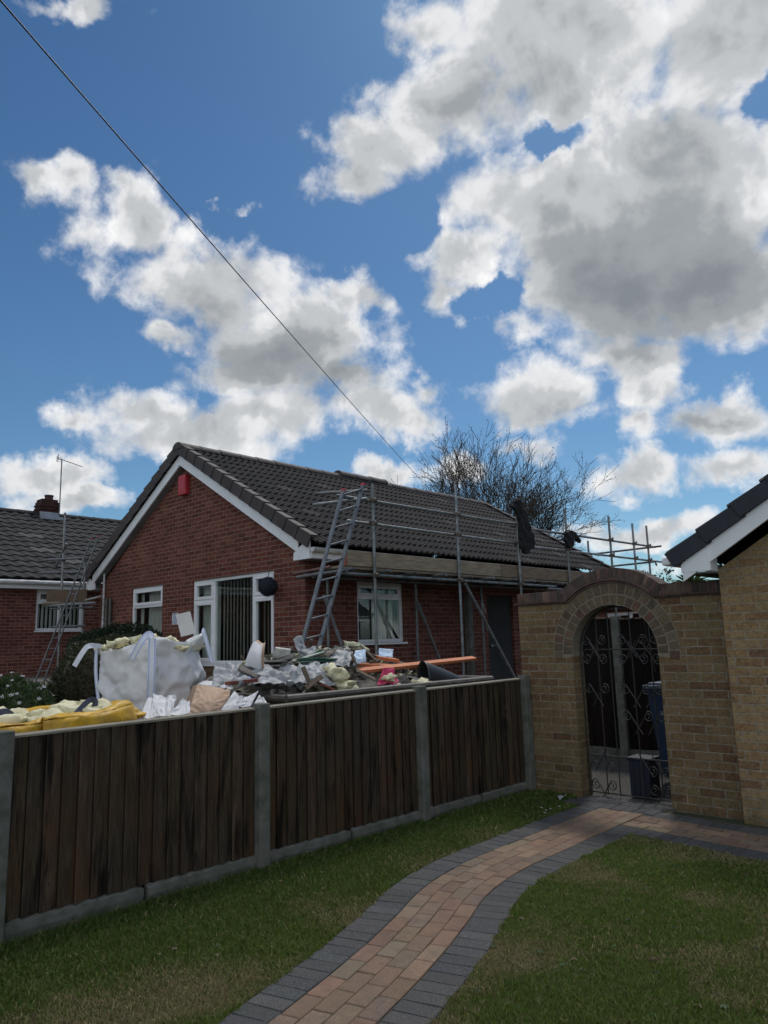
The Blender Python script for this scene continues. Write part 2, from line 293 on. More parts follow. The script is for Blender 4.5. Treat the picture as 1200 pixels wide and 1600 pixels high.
# ------------------------------------------------------------------ mesh helpers
class MB:
    def __init__(s): s.v = []; s.f = []; s.c = []; s.col = (1, 1, 1)
    def poly(s, pts, flip=False):
        n = len(s.v); s.v += [tuple(p) for p in pts]; ix = list(range(n, n+len(pts)))
        s.f.append(ix[::-1] if flip else ix); s.c.append(s.col)
    def raw(s, vs, fs):
        n = len(s.v); s.v += [tuple(p) for p in vs]
        for f in fs: s.f.append([i+n for i in f]); s.c.append(s.col)
    def box(s, x0, x1, y0, y1, z0, z1, mat=None):
        vs = [Vector(p) for p in ((x0,y0,z0),(x1,y0,z0),(x1,y1,z0),(x0,y1,z0),(x0,y0,z1),(x1,y0,z1),(x1,y1,z1),(x0,y1,z1))]
        if mat is not None: vs = [mat @ p for p in vs]
        s.raw(vs, [(0,3,2,1),(4,5,6,7),(0,1,5,4),(1,2,6,5),(2,3,7,6),(3,0,4,7)])
    def obox(s, c, size, rot=(0, 0, 0), taper=1, bev=0):
        m = Matrix.Translation(c) @ Euler(rot).to_matrix().to_4x4(); a, b_, d = [k/2 for k in size]
        s.box(-a, a, -b_, b_, -d, d, m)
    def tube(s, p0, p1, r, r1=None, n=10, caps=True):
        p0 = Vector(p0); p1 = Vector(p1); r1 = r if r1 is None else r1
        q = (p1-p0).to_track_quat('Z', 'Y'); b0 = len(s.v)
        for p, rr in ((p0, r), (p1, r1)):
            for i in range(n):
                a = 2*math.pi*i/n; s.v.append(tuple(p+q@Vector((rr*math.cos(a), rr*math.sin(a), 0))))
        for i in range(n):
            j = (i+1) % n; s.f.append([b0+i, b0+j, b0+n+j, b0+n+i]); s.c.append(s.col)
        if caps:
            s.f.append([b0+i for i in range(n)][::-1]); s.c.append(s.col)
            s.f.append([b0+n+i for i in range(n)]); s.c.append(s.col)
    def path(s, pts, r, n=8):
        pts = [Vector(p) for p in pts]; b0 = len(s.v); L = len(pts)
        for k, p in enumerate(pts):
            d = (pts[min(k+1, L-1)]-pts[max(k-1, 0)])
            q = d.to_track_quat('Z', 'Y'); rr = r[k] if isinstance(r, (list, tuple)) else r
            for i in range(n):
                a = 2*math.pi*i/n; s.v.append(tuple(p+q@Vector((rr*math.cos(a), rr*math.sin(a), 0))))
        for k in range(L-1):
            for i in range(n):
                j = (i+1) % n; s.f.append([b0+k*n+i, b0+k*n+j, b0+(k+1)*n+j, b0+(k+1)*n+i]); s.c.append(s.col)
        s.f.append([b0+i for i in range(n)][::-1]); s.c.append(s.col)
        s.f.append([b0+(L-1)*n+i for i in range(n)]); s.c.append(s.col)
    def grid(s, fn, nu, nv, closed=False):
        b0 = len(s.v)
        for j in range(nv+1):
            for i in range(nu+1): s.v.append(tuple(fn(i/nu, j/nv)))
        for j in range(nv):
            for i in range(nu):
                a = b0+j*(nu+1)+i; s.f.append([a, a+1, a+nu+2, a+nu+1]); s.c.append(s.col)
    def build(s, name, mat, parent=None, smooth=False, bevel=0, solid=0):
        me = bpy.data.meshes.new(name); me.from_pydata(s.v, [], s.f)
        if mat in VCM or any(c != (1, 1, 1) for c in s.c):
            at_ = me.color_attributes.new('Col', 'FLOAT_COLOR', 'CORNER')
            cols = np.ones((len(me.loops), 4), dtype=np.float32)
            ln = np.array([len(f) for f in s.f]); cols[:, :3] = np.repeat(np.array(s.c, dtype=np.float32), ln, axis=0)
            at_.data.foreach_set('color', cols.ravel())
        me.materials.append(M[mat] if isinstance(mat, str) else mat)
        if smooth: me.polygons.foreach_set('use_smooth', [True]*len(me.polygons))
        me.update()
        o = bpy.data.objects.new(name, me); C.objects.link(o)
        if smooth == 'auto': me.set_sharp_from_angle(angle=R(40))
        if parent is not None:
            o.parent = parent
            off = parent.location if parent.parent is None else Vector((0, 0, 0))   # mesh data is in world coordinates
            o.matrix_parent_inverse = Matrix.Translation(-off)
        if bevel:
            md = o.modifiers.new('bevel', 'BEVEL'); md.width = bevel; md.segments = 2; md.limit_method = 'ANGLE'
        if solid:
            md = o.modifiers.new('thickness', 'SOLIDIFY'); md.thickness = solid; md.offset = 0
        return o
VCM = {'arch_brick', 'coping_brick', 'roof_tile', 'roof_tile_dark', 'verge_tile', 'tube', 'old_board', 'leaf', 'fence_wood', 'paving', 'grass'}
def tag(o, label=None, cat=None, group=None, kind=None):
    for k, v in (('label', label), ('category', cat), ('group', group), ('kind', kind)):
        if v: o[k] = v
    return o
def thing(name, loc, label, cat, group=None):
    o = bpy.data.objects.new(name, None); C.objects.link(o); o.location = loc; o.empty_display_size = .2
    return tag(o, label, cat, group)
CAM_M = camo.matrix_world.to_3x3()
def ray(u, v): return CAM_M @ Vector(((u-600)/1155, -(v-800)/1155, -1))
def atx(u, v, x): d = ray(u, v); return Vector((0, 0, 1.6)) + d*(x/d.x)
def aty(u, v, y): d = ray(u, v); return Vector((0, 0, 1.6)) + d*(y/d.y)
def vary(c, a=.15, h=.04):
    k = 1+random.uniform(-a, a); return tuple(max(0, x*k*(1+random.uniform(-h, h))) for x in c)
def nz(x, y, z=0, s=1, seed=0):
    from mathutils import noise
    return noise.noise(Vector((x*s+seed*13.7, y*s-seed*7.1, z*s+seed*3.3)))
def lump(mb, c, r, k=.3, seed=0, sub=2, sq=(1, 1, 1), rot=(0, 0, 0)):
    bm = bmesh.new(); bmesh.ops.create_icosphere(bm, subdivisions=sub, radius=1)
    m = Matrix.Translation(c) @ Euler(rot).to_matrix().to_4x4()
    for v in bm.verts:
        d = 1+k*nz(*v.co, s=1.6, seed=seed)*1.6+k*.5*nz(*v.co, s=4, seed=seed+5)
        v.co = m @ Vector((v.co.x*d*r*sq[0], v.co.y*d*r*sq[1], v.co.z*d*r*sq[2]))
    mb.raw([v.co for v in bm.verts], [[v.index for v in f.verts] for f in bm.faces]); bm.free()

# ------------------------------------------------------------------ ground
def gh(x, y):                       # neighbour's higher ground, gently rising to the left
    return .45+.45*min(1, max(0, (-x-8)/8))+.15*min(1, max(0, (-x-16)/6))
mb = MB(); mb.poly([(-900, -900, -.03), (900, -900, -.03), (900, 900, -.03), (-900, 900, -.03)])
tag(mb.build('ground', 'soil'), kind='structure')
mb = MB(); mb.grid(lambda a, b: (-4.55+(a*9.6), -5+b*11.9, .006*nz(a*9, b*12, seed=3)), 48, 60)
tag(mb.build('lawn', 'soil'), kind='structure')
mb = MB()
def yard(x0, x1, y0, y1, nx, ny):
    mb.grid(lambda a, b: (x0+(x1-x0)*a, y0+(y1-y0)*b, gh(x0+(x1-x0)*a, 0)+.012*nz(a*30, b*30, seed=5)), nx, ny)
    mb.poly([(x1, y0, 0), (x1, y1, 0), (x1, y1, .46), (x1, y0, .46)]); mb.poly([(x0, y1, 0), (x1, y1, 0), (x1, y1, .46), (x0, y1, gh(x0, 0))])
yard(-40, -4.68, -14, 7.15, 60, 40); yard(-40, -6.3, 7.15, 45, 50, 40)
tag(mb.build('neighbour_yard', 'yard'), kind='structure')
mb = MB(); mb.grid(lambda a, b: (-6.3+a*4.0, 7.13+b*9, -.004+.05*max(0, 1-abs(a-.12)*5)+.012*nz(a*40, b*60, seed=9)), 40, 60)
tag(mb.build('gravel_yard', 'gravel'), kind='structure')

# ------------------------------------------------------------------ block path, every block a small slab in one sheet of paving
def catmull(P, n=24):
    out = []
    P = [P[0]]+P+[P[-1]]
    for i in range(1, len(P)-2):
        p0, p1, p2, p3 = [Vector(q) for q in P[i-1:i+3]]
        for k in range(n):
            t = k/n; out.append(.5*((2*p1)+(-p0+p2)*t+(2*p0-5*p1+4*p2-p3)*t*t+(-p0+3*p1-3*p2+p3)*t**3))
    out.append(Vector(P[-2])); return out
cl = catmull([(-1.75, -.9), (-2.15, .8), (-2.40, 1.6), (-2.60, 2.3), (-2.80, 2.95), (-2.985, 3.45), (-3.19, 3.95), (-3.30, 4.5), (-3.32, 5.1), (-3.34, 5.8), (-3.345, 6.58)])
S_ = [0]
for a, b_ in zip(cl, cl[1:]): S_.append(S_[-1]+(b_-a).length)
def along(s, off):
    s = max(0, min(S_[-1]-1e-4, s))
    import bisect
    i = max(0, bisect.bisect(S_, s)-1); t = (s-S_[i])/(S_[i+1]-S_[i]+1e-9)
    p = cl[i].lerp(cl[i+1], t); i0 = max(0, i-6); i1 = min(len(cl)-1, i+7); d = (cl[i1]-cl[i0]).normalized()
    return Vector((p.x+d.y*off, p.y-d.x*off))
RED = [(.20, .122, .082), (.21, .136, .09), (.182, .112, .077), (.22, .152, .10), (.192, .135, .092), (.178, .122, .088), (.16, .11, .08)]
GRY = [(.052, .056, .062), (.045, .049, .055), (.060, .063, .067), (.050, .053, .056)]
mb = MB()
def block(q, z, dk):                # q: four ground corners in order
    c = sum(q, Vector((0, 0)))/4; j = random.uniform(-.0015, .002); tl = (random.uniform(-.0015, .0015), random.uniform(-.0015, .0015))
    o = [c+(p-c)*(1-.0035/((p-c).length+.01)) for p in q]; i = [c+(p-c)*(1-.010/((p-c).length+.01)) for p in q]
    mb.col = vary(random.choice(GRY if dk else RED), .16, .05)
    n = len(mb.v); zz = lambda p, h: (p.x, p.y, h+j+tl[0]*(p.x-c.x)*10+tl[1]*(p.y-c.y)*10)
    vs = [zz(p, z-.03) for p in o]+[zz(p, z-.004) for p in o]+[zz(p, z) for p in i]
    fs = [(8, 9, 10, 11)]
    for k in range(4): k2 = (k+1) % 4; fs += [(k, k2, 4+k2, 4+k), (4+k, 4+k2, 8+k2, 8+k)]
    mb.raw(vs, fs)
PZ = .012; HW = .21
for r_ in range(4):
    o0 = -HW+.105*r_; s = (.1 if r_ % 2 else 0)+random.uniform(0, .03)
    while s < S_[-1]-.02:
        e = min(s+.205, S_[-1]); block([along(s, o0), along(s, o0+.105), along(e, o0+.105), along(e, o0)], PZ, False); s = e
for sd_ in (-1, 1):
    s = 0
    while s < S_[-1]:
        e = s+.1035
        a, b_ = (HW+.003, HW+.208) if sd_ > 0 else (-HW-.208, -HW-.003)
        pm = along(s, HW+.1)
        if not (sd_ > 0 and pm.y > 5.93): block([along(s, a), along(s, b_), along(e, b_), along(e, a)], PZ, True)
        s = e
xr = 1.6
for k, y0 in enumerate((6.105, 6.21, 6.315, 6.42)):          # branch along the wall: courses of red blocks
    x = -3.12+(.1 if k % 2 else 0)
    if k % 2: block([Vector((-3.12, y0)), Vector((-3.02, y0)), Vector((-3.02, y0+.105)), Vector((-3.12, y0+.105))], PZ, False)
    while x < xr:
        tz = -.105*(x+3.0)*.42
        f = lambda xx, yy: Vector((xx, yy-(xx+3.0)*.10))
        block([f(x, y0), f(x+.205, y0), f(x+.205, y0+.105), f(x, y0+.105)], PZ, False); x += .205
x = -3.12
while x < xr:
    f = lambda xx, yy: Vector((xx, yy-(xx+3.0)*.10))
    block([f(x, 5.895), f(x+.1035, 5.895), f(x+.1035, 6.10), f(x, 6.10)], PZ, True); x += .1035
x = -3.98
while x < xr:
    yb = 6.585 if x < -3.05 else 6.53
    f = (lambda xx, yy: Vector((xx, yy-max(0, (xx+3.0))*.10)))
    block([f(x, yb), f(x+.1035, yb), f(x+.1035, yb+.205), f(x, yb+.205)], PZ, True); x += .1035
for y0 in (6.80, 6.905, 7.01):
    x = -3.90+(.1 if y0 > 6.9 and y0 < 7 else 0)
    while x < -3.1: block([Vector((x, y0)), Vector((x+.205, y0)), Vector((x+.205, y0+.1)), Vector((x, y0+.1))], PZ, True); x += .205
mb.col = (1, 1, 1)
tag(mb.build('path', 'paving'), kind='structure')
# bedding under the blocks
mb = MB(); mb.col = (.06, .055, .045)
L = [along(s, -HW-.2) for s in np.linspace(0, S_[-1], 60)]; Rr = [along(s, HW+.2) for s in np.linspace(0, S_[-1], 60)]
for i in range(59): mb.poly([(*L[i], .003), (*Rr[i], .003), (*Rr[i+1], .003), (*L[i+1], .003)])
mb.poly([(-3.94, 6.56, .0035), (-3.05, 6.56, .0035), (-3.05, 7.13, .0035), (-3.94, 7.13, .0035)])
mb.poly([(-3.12, 5.9, .0025), (1.6, 5.44, .0025), (1.6, 6.4, .0025), (-3.0, 6.77, .0025)])
tag(mb.build('path_bedding', 'paving'), kind='structure')

# ------------------------------------------------------------------ grass blades
def fbm(x, y, f, seed, o=3):
    v = 0; a = 1; tot = 0
    for k in range(o):
        r2 = np.random.default_rng(seed+k); gN = 64; G_ = r2.random((gN, gN))
        X_ = x*f*2**k; Y_ = y*f*2**k; i = np.floor(X_).astype(int); j = np.floor(Y_).astype(int)
        u = X_-i; w_ = Y_-j; u = u*u*(3-2*u); w_ = w_*w_*(3-2*w_)
        g_ = lambda a_, b_: G_[a_ % gN, b_ % gN]
        v = v+a*((g_(i, j)*(1-u)+g_(i+1, j)*u)*(1-w_)+(g_(i, j+1)*(1-u)+g_(i+1, j+1)*u)*w_); tot += a; a *= .5
    return v/tot
def inpath(px, py):
    P = np.array([[q.x, q.y] for q in cl[::4]])
    d2 = ((px[:, None]-P[None, :, 0])**2+(py[:, None]-P[None, :, 1])**2).min(1)
    e = .385+.05*fbm(px, py, 22, 77, 2)
    r_ = d2 < e**2
    br = (px > -3.12) & (py > 5.88-(px+3)*.1+.012*np.sin(px*60))
    gt = (py > 6.56) & (px > -3.97)
    return r_ | br | gt
def grass(n, x0, x1, y0, y1, seed, name='grass'):
    r2 = np.random.default_rng(seed)
    px = r2.uniform(x0, x1, n); py = r2.uniform(y0, y1, n)
    keep = ~inpath(px, py) & (px > -4.53) & (py < 6.9)
    # only where it can be seen from near the camera: a wide wedge of ground ahead
    dist = np.hypot(px, py); keep &= (dist > 1.2)
    thin = np.clip(3.4/np.maximum(dist, .1), .25, 1)**1.1; keep &= r2.random(n) < thin*1.05
    px, py, dist = px[keep], py[keep], dist[keep]; n = len(px)
    fd = px+4.55                                    # metres from the fence
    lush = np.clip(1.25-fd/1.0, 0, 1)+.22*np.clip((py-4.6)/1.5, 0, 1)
    dry = fbm(px, py, 2.1, 3, 4)*1.0+.12*fbm(px, py, 9, 8, 2)
    dry = np.clip((dry-.525+.14*((px < -3.0) & (fd > .8)))*3.4, 0, 1)*np.clip(1-lush*1.1, 0, 1)
    cl_ = fbm(px, py, 14, 21, 2)
    h = (.011+.016*r2.random(n)**1.6)*(1-.3*dry)*(.7+.7*cl_)+.022*lush*r2.random(n)
    edge = np.clip(1-np.abs(fd)/.12, 0, 1); h += .035*edge*r2.random(n)
    wd = (.0014+.0012*r2.random(n))*np.clip(dist/3.0, 1, 2.2)
    th = r2.uniform(0, 2*np.pi, n); ln = h*r2.uniform(.25, 1.1, n); th2 = r2.uniform(0, 2*np.pi, n)
    dx, dy = np.cos(th)*wd, np.sin(th)*wd; lx, ly_ = np.cos(th2)*ln, np.sin(th2)*ln
    V = np.zeros((n, 5, 3), np.float32); zb = -.004
    V[:, 0] = np.stack([px-dx, py-dy, np.full(n, zb)], 1); V[:, 1] = np.stack([px+dx, py+dy, np.full(n, zb)], 1)
    V[:, 2] = np.stack([px+dx*.8+lx*.35, py+dy*.8+ly_*.35, h*.6], 1); V[:, 3] = np.stack([px-dx*.8+lx*.35, py-dy*.8+ly_*.35, h*.6], 1)
    V[:, 4] = np.stack([px+lx, py+ly_, h], 1)
    me = bpy.data.meshes.new(name); me.vertices.add(n*5); me.vertices.foreach_set('co', V.ravel())
    base = (np.arange(n)*5)[:, None]; li = np.concatenate([base+np.array([0, 1, 2, 3]), base+np.array([3, 2, 4])], 1).ravel()
    me.loops.add(n*7); me.loops.foreach_set('vertex_index', li.astype(np.int32))
    me.polygons.add(n*2); ls = (np.arange(n)*7)[:, None]+np.array([0, 4]); me.polygons.foreach_set('loop_start', ls.ravel().astype(np.int32))
    me.polygons.foreach_set('loop_total', np.tile([4, 3], n).astype(np.int32))
    ga = np.array([.075, .125, .018]); gb = np.array([.150, .190, .042]); dr = np.array([.31, .26, .135]); dg = np.array([.028, .070, .010])
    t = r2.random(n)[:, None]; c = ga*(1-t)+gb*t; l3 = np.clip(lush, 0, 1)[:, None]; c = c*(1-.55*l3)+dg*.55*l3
    dd = (r2.random(n) < (.06+.80*dry))[:, None]; c = np.where(dd, dr*(.55+.6*r2.random(n)[:, None]), c)
    c = c*(.75+.5*r2.random(n)[:, None])
    col = np.ones((n, 7, 4), np.float32); col[:, :, :3] = c[:, None, :]
    a_ = me.color_attributes.new('Col', 'FLOAT_COLOR', 'CORNER'); a_.data.foreach_set('color', col.ravel())
    me.materials.append(M['grass']); me.update(); me.validate()
    o = bpy.data.objects.new(name, me); C.objects.link(o); tag(o, kind='stuff'); return o
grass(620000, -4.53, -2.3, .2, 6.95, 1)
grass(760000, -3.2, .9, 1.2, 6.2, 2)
mb = MB(); rw = random.Random(4)          # flat rosettes of clover and plantain in the turf
for k in range(420):
    x, y = rw.uniform(-4.5, .6), rw.uniform(1.4, 6.6)
    if inpath(np.array([x]), np.array([y]))[0]: continue
    mb.col = vary(rw.choice([(.055, .11, .03), (.075, .13, .045), (.05, .09, .02), (.19, .14, .07)]), .2)
    n_ = rw.randint(3, 6); r_ = rw.uniform(.010, .026); a0 = rw.uniform(0, 6)
    for q in range(n_):
        a = a0+6.283*q/n_; d = Vector((math.cos(a), math.sin(a), 0)); s_ = Vector((-d.y, d.x, 0)); p = Vector((x, y, .016))
        mb.poly([p, p+d*r_*.5+s_*r_*.28+Vector((0, 0, .008)), p+d*r_+Vector((0, 0, .002)), p+d*r_*.5-s_*r_*.28+Vector((0, 0, .008))])
tag(mb.build('weeds', 'leaf'), kind='stuff')

# ------------------------------------------------------------------ boundary fence
fence = thing('wooden_fence', (-4.6, 3.5, 0), 'long brown feather-edge timber fence with concrete posts and gravel boards along the lawn', 'fence')
FX = lambda y: -4.60+.0195*(y-1.7)
PY = [-2.35, -.50, 1.66, 3.45, 5.20, 6.86]; PH = [1.14, 1.14, 1.135, 1.15, 1.165, 1.175]
for i, y in enumerate(PY):
    mb = MB(); x = FX(y)+.01; mb.box(x-.05, x+.05, y-.047, y+.047, -.02, PH[i]+.012)
    mb.build('post', 'concrete', fence, bevel=.008)
for i in range(len(PY)-1):
    ya, yb = PY[i]+.047, PY[i+1]-.047; mb = MB(); x = FX((ya+yb)/2)
    n = max(1, round((yb-ya)/.098)); st = (yb-ya)/n
    for k in range(n):
        y0 = ya+k*st; xx = FX(y0)-.012; w_ = st+.018; lift = random.uniform(-.004, .004)
        mb.col = vary(random.choice([(.80, .78, .75), (.88, .85, .80), (.72, .71, .70), (.98, .93, .86), (.78, .74, .68)]), .10, .03)
        t0, t1 = random.uniform(.004, .007), random.uniform(.014, .020); zt = PH[i]+(PH[i+1]-PH[i])*(k/n)-.032
        zb = .118
        j1, j2 = random.uniform(-.002, .002), random.uniform(-.002, .002)
        # thick edge to the right, thin edge tucked under the next board
        P = [(xx+t1+.008+j1, y0-.001), (xx+t0+.002+j2, y0+st+.003), (xx-.008, y0+st+.003), (xx-.004, y0-.001)]
        vs = [(a, b_, zb+lift) for a, b_ in P]+[(a, b_, zt) for a, b_ in P]
        base = mb.col
        mb.raw(vs, [(3, 2, 1, 0), (4, 5, 6, 7), (1, 2, 6, 5), (2, 3, 7, 6)])
        mb.col = tuple(k_*.45 for k_ in base); mb.raw(vs, [(3, 0, 4, 7)])  # board side darkened: shade of the step painted into its colour
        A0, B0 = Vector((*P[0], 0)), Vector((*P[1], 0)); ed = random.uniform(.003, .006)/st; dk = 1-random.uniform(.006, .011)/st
        for f0, f1, kk in ((0, ed, 1.45), (ed, dk, 1), (dk, 1, .50)):       # pale arris, face, dark lap: edge light and gap shade painted in
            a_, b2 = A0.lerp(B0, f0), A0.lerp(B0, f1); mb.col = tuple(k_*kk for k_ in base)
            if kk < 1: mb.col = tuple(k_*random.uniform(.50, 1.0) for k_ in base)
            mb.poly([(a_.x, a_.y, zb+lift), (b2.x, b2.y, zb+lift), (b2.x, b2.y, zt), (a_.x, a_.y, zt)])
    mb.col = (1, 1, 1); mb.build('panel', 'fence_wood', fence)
    mb = MB(); mb.col = (1, 1, 1)                      # rails behind the boards, and capping
    for zr in (.25, .62, .98): mb.box(x-.06, x-.02, ya, yb, zr-.03, zr+.03)
    mb.build('rail', 'fence_wood', fence)
    mb = MB(); n0 = len(mb.v)
    za, zb2 = PH[i]-.012, PH[i+1]-.012; c0, c1 = FX(ya), FX(yb)
    vs = [(c0-.045, ya, za-.02), (c0+.012, ya, za-.022), (c0+.012, ya, za-.009), (c0-.045, ya, za-.002),
          (c1-.045, yb, zb2-.02), (c1+.012, yb, zb2-.022), (c1+.012, yb, zb2-.009), (c1-.045, yb, zb2-.002)]
    mb.col = (.80, .86, .90)
    mb.raw(vs, [(0, 1, 2, 3), (7, 6, 5, 4), (0, 4, 5, 1), (1, 5, 6, 2), (2, 6, 7, 3), (3, 7, 4, 0)]); mb.build('capping', 'old_board', fence)
    mid = ya+(yb-ya)*.5
    for (g0, g1) in ((ya, mid-.012), (mid+.012, yb)):
        mb = MB(); c0 = FX((g0+g1)/2); nn = 26
        # cast board with a rock-faced top lip
        for k in range(nn):
            a0 = g0+(g1-g0)*k/nn; a1 = g0+(g1-g0)*(k+1)/nn
            s0 = .010*abs(math.sin(k/nn*math.pi*6)); s1 = .010*abs(math.sin((k+1)/nn*math.pi*6))
            for (xa, xb, zl0, zl1, zh0, zh1) in ((c0-.03, c0+.030, .055, .055, .108+s0, .108+s1),):
                vs = [(xa, a0, zl0), (xb, a0, zl0), (xb, a1, zl1), (xa, a1, zl1), (xa, a0, zh0+.008), (xb, a0, zh0-.012), (xb, a1, zh1-.012), (xa, a1, zh1+.008)]
                mb.raw(vs, [(0, 3, 2, 1), (4, 5, 6, 7), (1, 2, 6, 5), (3, 0, 4, 7)]+([(0, 1, 5, 4)] if k == 0 else [])+([(2, 3, 7, 6)] if k == nn-1 else []))
        mb.box(c0-.03, c0+.022, g0, g1, -.05, .056); mb.build('gravel_board', 'concrete', fence)

# ------------------------------------------------------------------ house parts
def wall(mb, axis, const, u0, u1, z0, z1, ops, inward, depth=.11):
    """wall face with openings and their reveals; axis 'y' = plane Y const (u is X), 'x' = plane X const (u is Y)"""
    us = sorted({u0, u1, *[o[0] for o in ops], *[o[1] for o in ops]}); zs = sorted({z0, z1, *[o[2] for o in ops], *[o[3] for o in ops]})
    P = (lambda u, d, z: (u, const+d*inward, z)) if axis == 'y' else (lambda u, d, z: (const+d*inward, u, z))
    for a, b_ in zip(us, us[1:]):
        for c, d in zip(zs, zs[1:]):
            cu, cz = (a+b_)/2, (c+d)/2
            if any(o[0] < cu < o[1] and o[2] < cz < o[3] for o in ops): continue
            mb.poly([P(a, 0, c), P(b_, 0, c), P(b_, 0, d), P(a, 0, d)])
    for (a, b_, c, d) in ops:
        for q in ([(a, c), (b_, c)], [(b_, c), (b_, d)], [(b_, d), (a, d)], [(a, d), (a, c)]):
            (ua, za), (ub, zb) = q; mb.poly([P(ua, 0, za), P(ub, 0, zb), P(ub, depth, zb), P(ua, depth, za)])
def window(parent, axis, const, inward, u0, u1, z0, z1, cols, name='window', blinds=None, curtain=None, sill=True, room=1.2):
    """cols: list of (u_start, u_end, [z splits], [opening sashes per cell])"""
    def bx(mb, a, b_, c, d, d0, d1):
        if axis == 'y':
            ya, yb = sorted((const+d0*inward, const+d1*inward)); mb.box(a, b_, ya, yb, c, d)
        else:
            xa, xb = sorted((const+d0*inward, const+d1*inward)); mb.box(xa, xb, a, b_, c, d)
    w_ = MB(); fw = .055
    bx(w_, u0, u1, z1-fw, z1, .035, .10); bx(w_, u0, u1, z0, z0+fw, .035, .10)
    bx(w_, u0, u0+fw, z0+fw, z1-fw, .035, .10); bx(w_, u1-fw, u1, z0+fw, z1-fw, .035, .10)
    panes = []
    for i, (a, b_, zs, sashes) in enumerate(cols):
        if i: bx(w_, a-fw/2, a+fw/2, z0+fw, z1-fw, .037, .098)
        ed = [z0+fw]+list(zs)+[z1-fw]
        for k in range(len(ed)-1):
            lo = ed[k]+(fw/2 if k else 0); hi = ed[k+1]-(fw/2 if k < len(ed)-2 else 0)
            la = a+(fw if i == 0 else fw/2); lb = b_-(fw if i == len(cols)-1 else fw/2)
            if k: bx(w_, la, lb, ed[k]-fw/2, ed[k]+fw/2, .037, .098)
            panes.append((la, lb, lo, hi, sashes[k]))
    f = w_.build(name, 'upvc', parent, bevel=.004)
    for (la, lb, lo, hi, sh) in panes:
        q = 0
        if sh:
            s_ = MB(); q = .05
            bx(s_, la-.006, lb+.006, hi-q, hi+.006, .022, .080); bx(s_, la-.006, lb+.006, lo-.006, lo+q, .022, .080)
            bx(s_, la-.006, la+q, lo+q, hi-q, .022, .080); bx(s_, lb-q, lb+.006, lo+q, hi-q, .022, .080)
            s_.build('sash', 'upvc', f, bevel=.004)
        g_ = MB(); bx(g_, la+q-.002, lb-q+.002, lo+q-.002, hi-q+.002, .060, .066); g_.build('pane', 'glass', f)
    if sill:
        s_ = MB(); bx(s_, u0-.03, u1+.03, z0-.035, z0-.003, -.05, .10); s_.build('sill', 'upvc', f, bevel=.004)
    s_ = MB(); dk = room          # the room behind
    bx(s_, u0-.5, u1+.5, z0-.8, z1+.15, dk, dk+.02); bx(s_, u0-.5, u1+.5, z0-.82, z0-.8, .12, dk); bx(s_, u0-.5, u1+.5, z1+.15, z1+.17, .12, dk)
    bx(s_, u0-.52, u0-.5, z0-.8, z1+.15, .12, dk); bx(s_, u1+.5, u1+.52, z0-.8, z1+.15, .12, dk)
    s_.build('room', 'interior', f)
    if blinds:
        s_ = MB()
        for (a, b_, st, ang, zt) in blinds:
            u = a
            while u < b_:
                wv = .089*math.cos(R(ang))/2; dv = .089*math.sin(R(ang))/2; j = random.uniform(-.006, .006)
                if axis == 'y': pts = [(u-wv, const+(.20-dv)*inward), (u+wv+j, const+(.20+dv)*inward)]
                else: pts = [(const+(.20-dv)*inward, u-wv), (const+(.20+dv)*inward, u+wv+j)]
                s_.poly([(*pts[0], z0+.04), (*pts[1], z0+.04), (*pts[1], zt), (*pts[0], zt)]); u += st
        s_.build('blind', 'blind', f)
    if curtain:
        s_ = MB()
        for (a, b_) in curtain:
            n = int((b_-a)/.012)
            for k in range(n):
                ua, ub = a+(b_-a)*k/n, a+(b_-a)*(k+1)/n
                da, db = .22+.025*math.sin(ua*70), .22+.025*math.sin(ub*70)
                if axis == 'y': s_.poly([(ua, const+da*inward, z0), (ub, const+db*inward, z0), (ub, const+db*inward, z1), (ua, const+da*inward, z1)])
                else: s_.poly([(const+da*inward, ua, z0), (const+db*inward, ub, z0), (const+db*inward, ub, z1), (const+da*inward, ua, z1)])
        s_.build('curtain', 'curtain', f, smooth=True)
    return f
def roof_plane(parent, mat, P0, U, V, L, W, gauge=.335, period=.15, amp=.028, ns=7, step=.034, seed=0, shape=0, c0=(1, 1, 1)):
    """interlocking concrete tiles: P0 eaves corner, U along the eaves, V up the slope"""
    P0, U, V = Vector(P0), Vector(U).normalized(), Vector(V).normalized(); N = U.cross(V)
    if N.z < 0: N = -N
    mb = MB(); rr = random.Random(seed); nc = int(W/gauge)+1; gauge = W/nc; nu = int(L/period*ns)
    def prof(u):
        t = (u/period) % 1
        if shape == 0: return amp*max(0, math.sin(math.pi*min(1, t/.55)))**.8 if t < .55 else -.001
        return amp*(.5+.5*math.sin(2*math.pi*t))*(1 if t < .5 else .9)
    for i in range(nc):
        va, vb = i*gauge-.012, (i+1)*gauge+.03
        colr = [vary(c0, .20, .03) for _ in range(int(L/(period*2))+2)]
        if rr.random() < 2: 
            for k in range(len(colr)):
                if rr.random() < .035: colr[k] = tuple(x*2.3 for x in colr[k])
        jit = rr.uniform(-.003, .003); n0 = len(mb.v); half = (i % 2)*0
        for row, (v, lift) in enumerate(((va, 0), (va, step), (vb, .004))):
            for k in range(nu+1):
                u = min(L, k*period/ns); h = prof(u)
                dz = h+lift if row else max(-.002, h*.9-.004)
                mb.v.append(tuple(P0+U*u+V*(v+(jit if row < 2 else 0))+N*dz))
        for row in range(2):
            for k in range(nu):
                a = n0+row*(nu+1)+k
                mb.f.append([a, a+1, a+nu+2, a+nu+1]); mb.c.append(colr[int(k/ns/2)])
    return mb.build('roof_slope', mat, parent, smooth='auto')
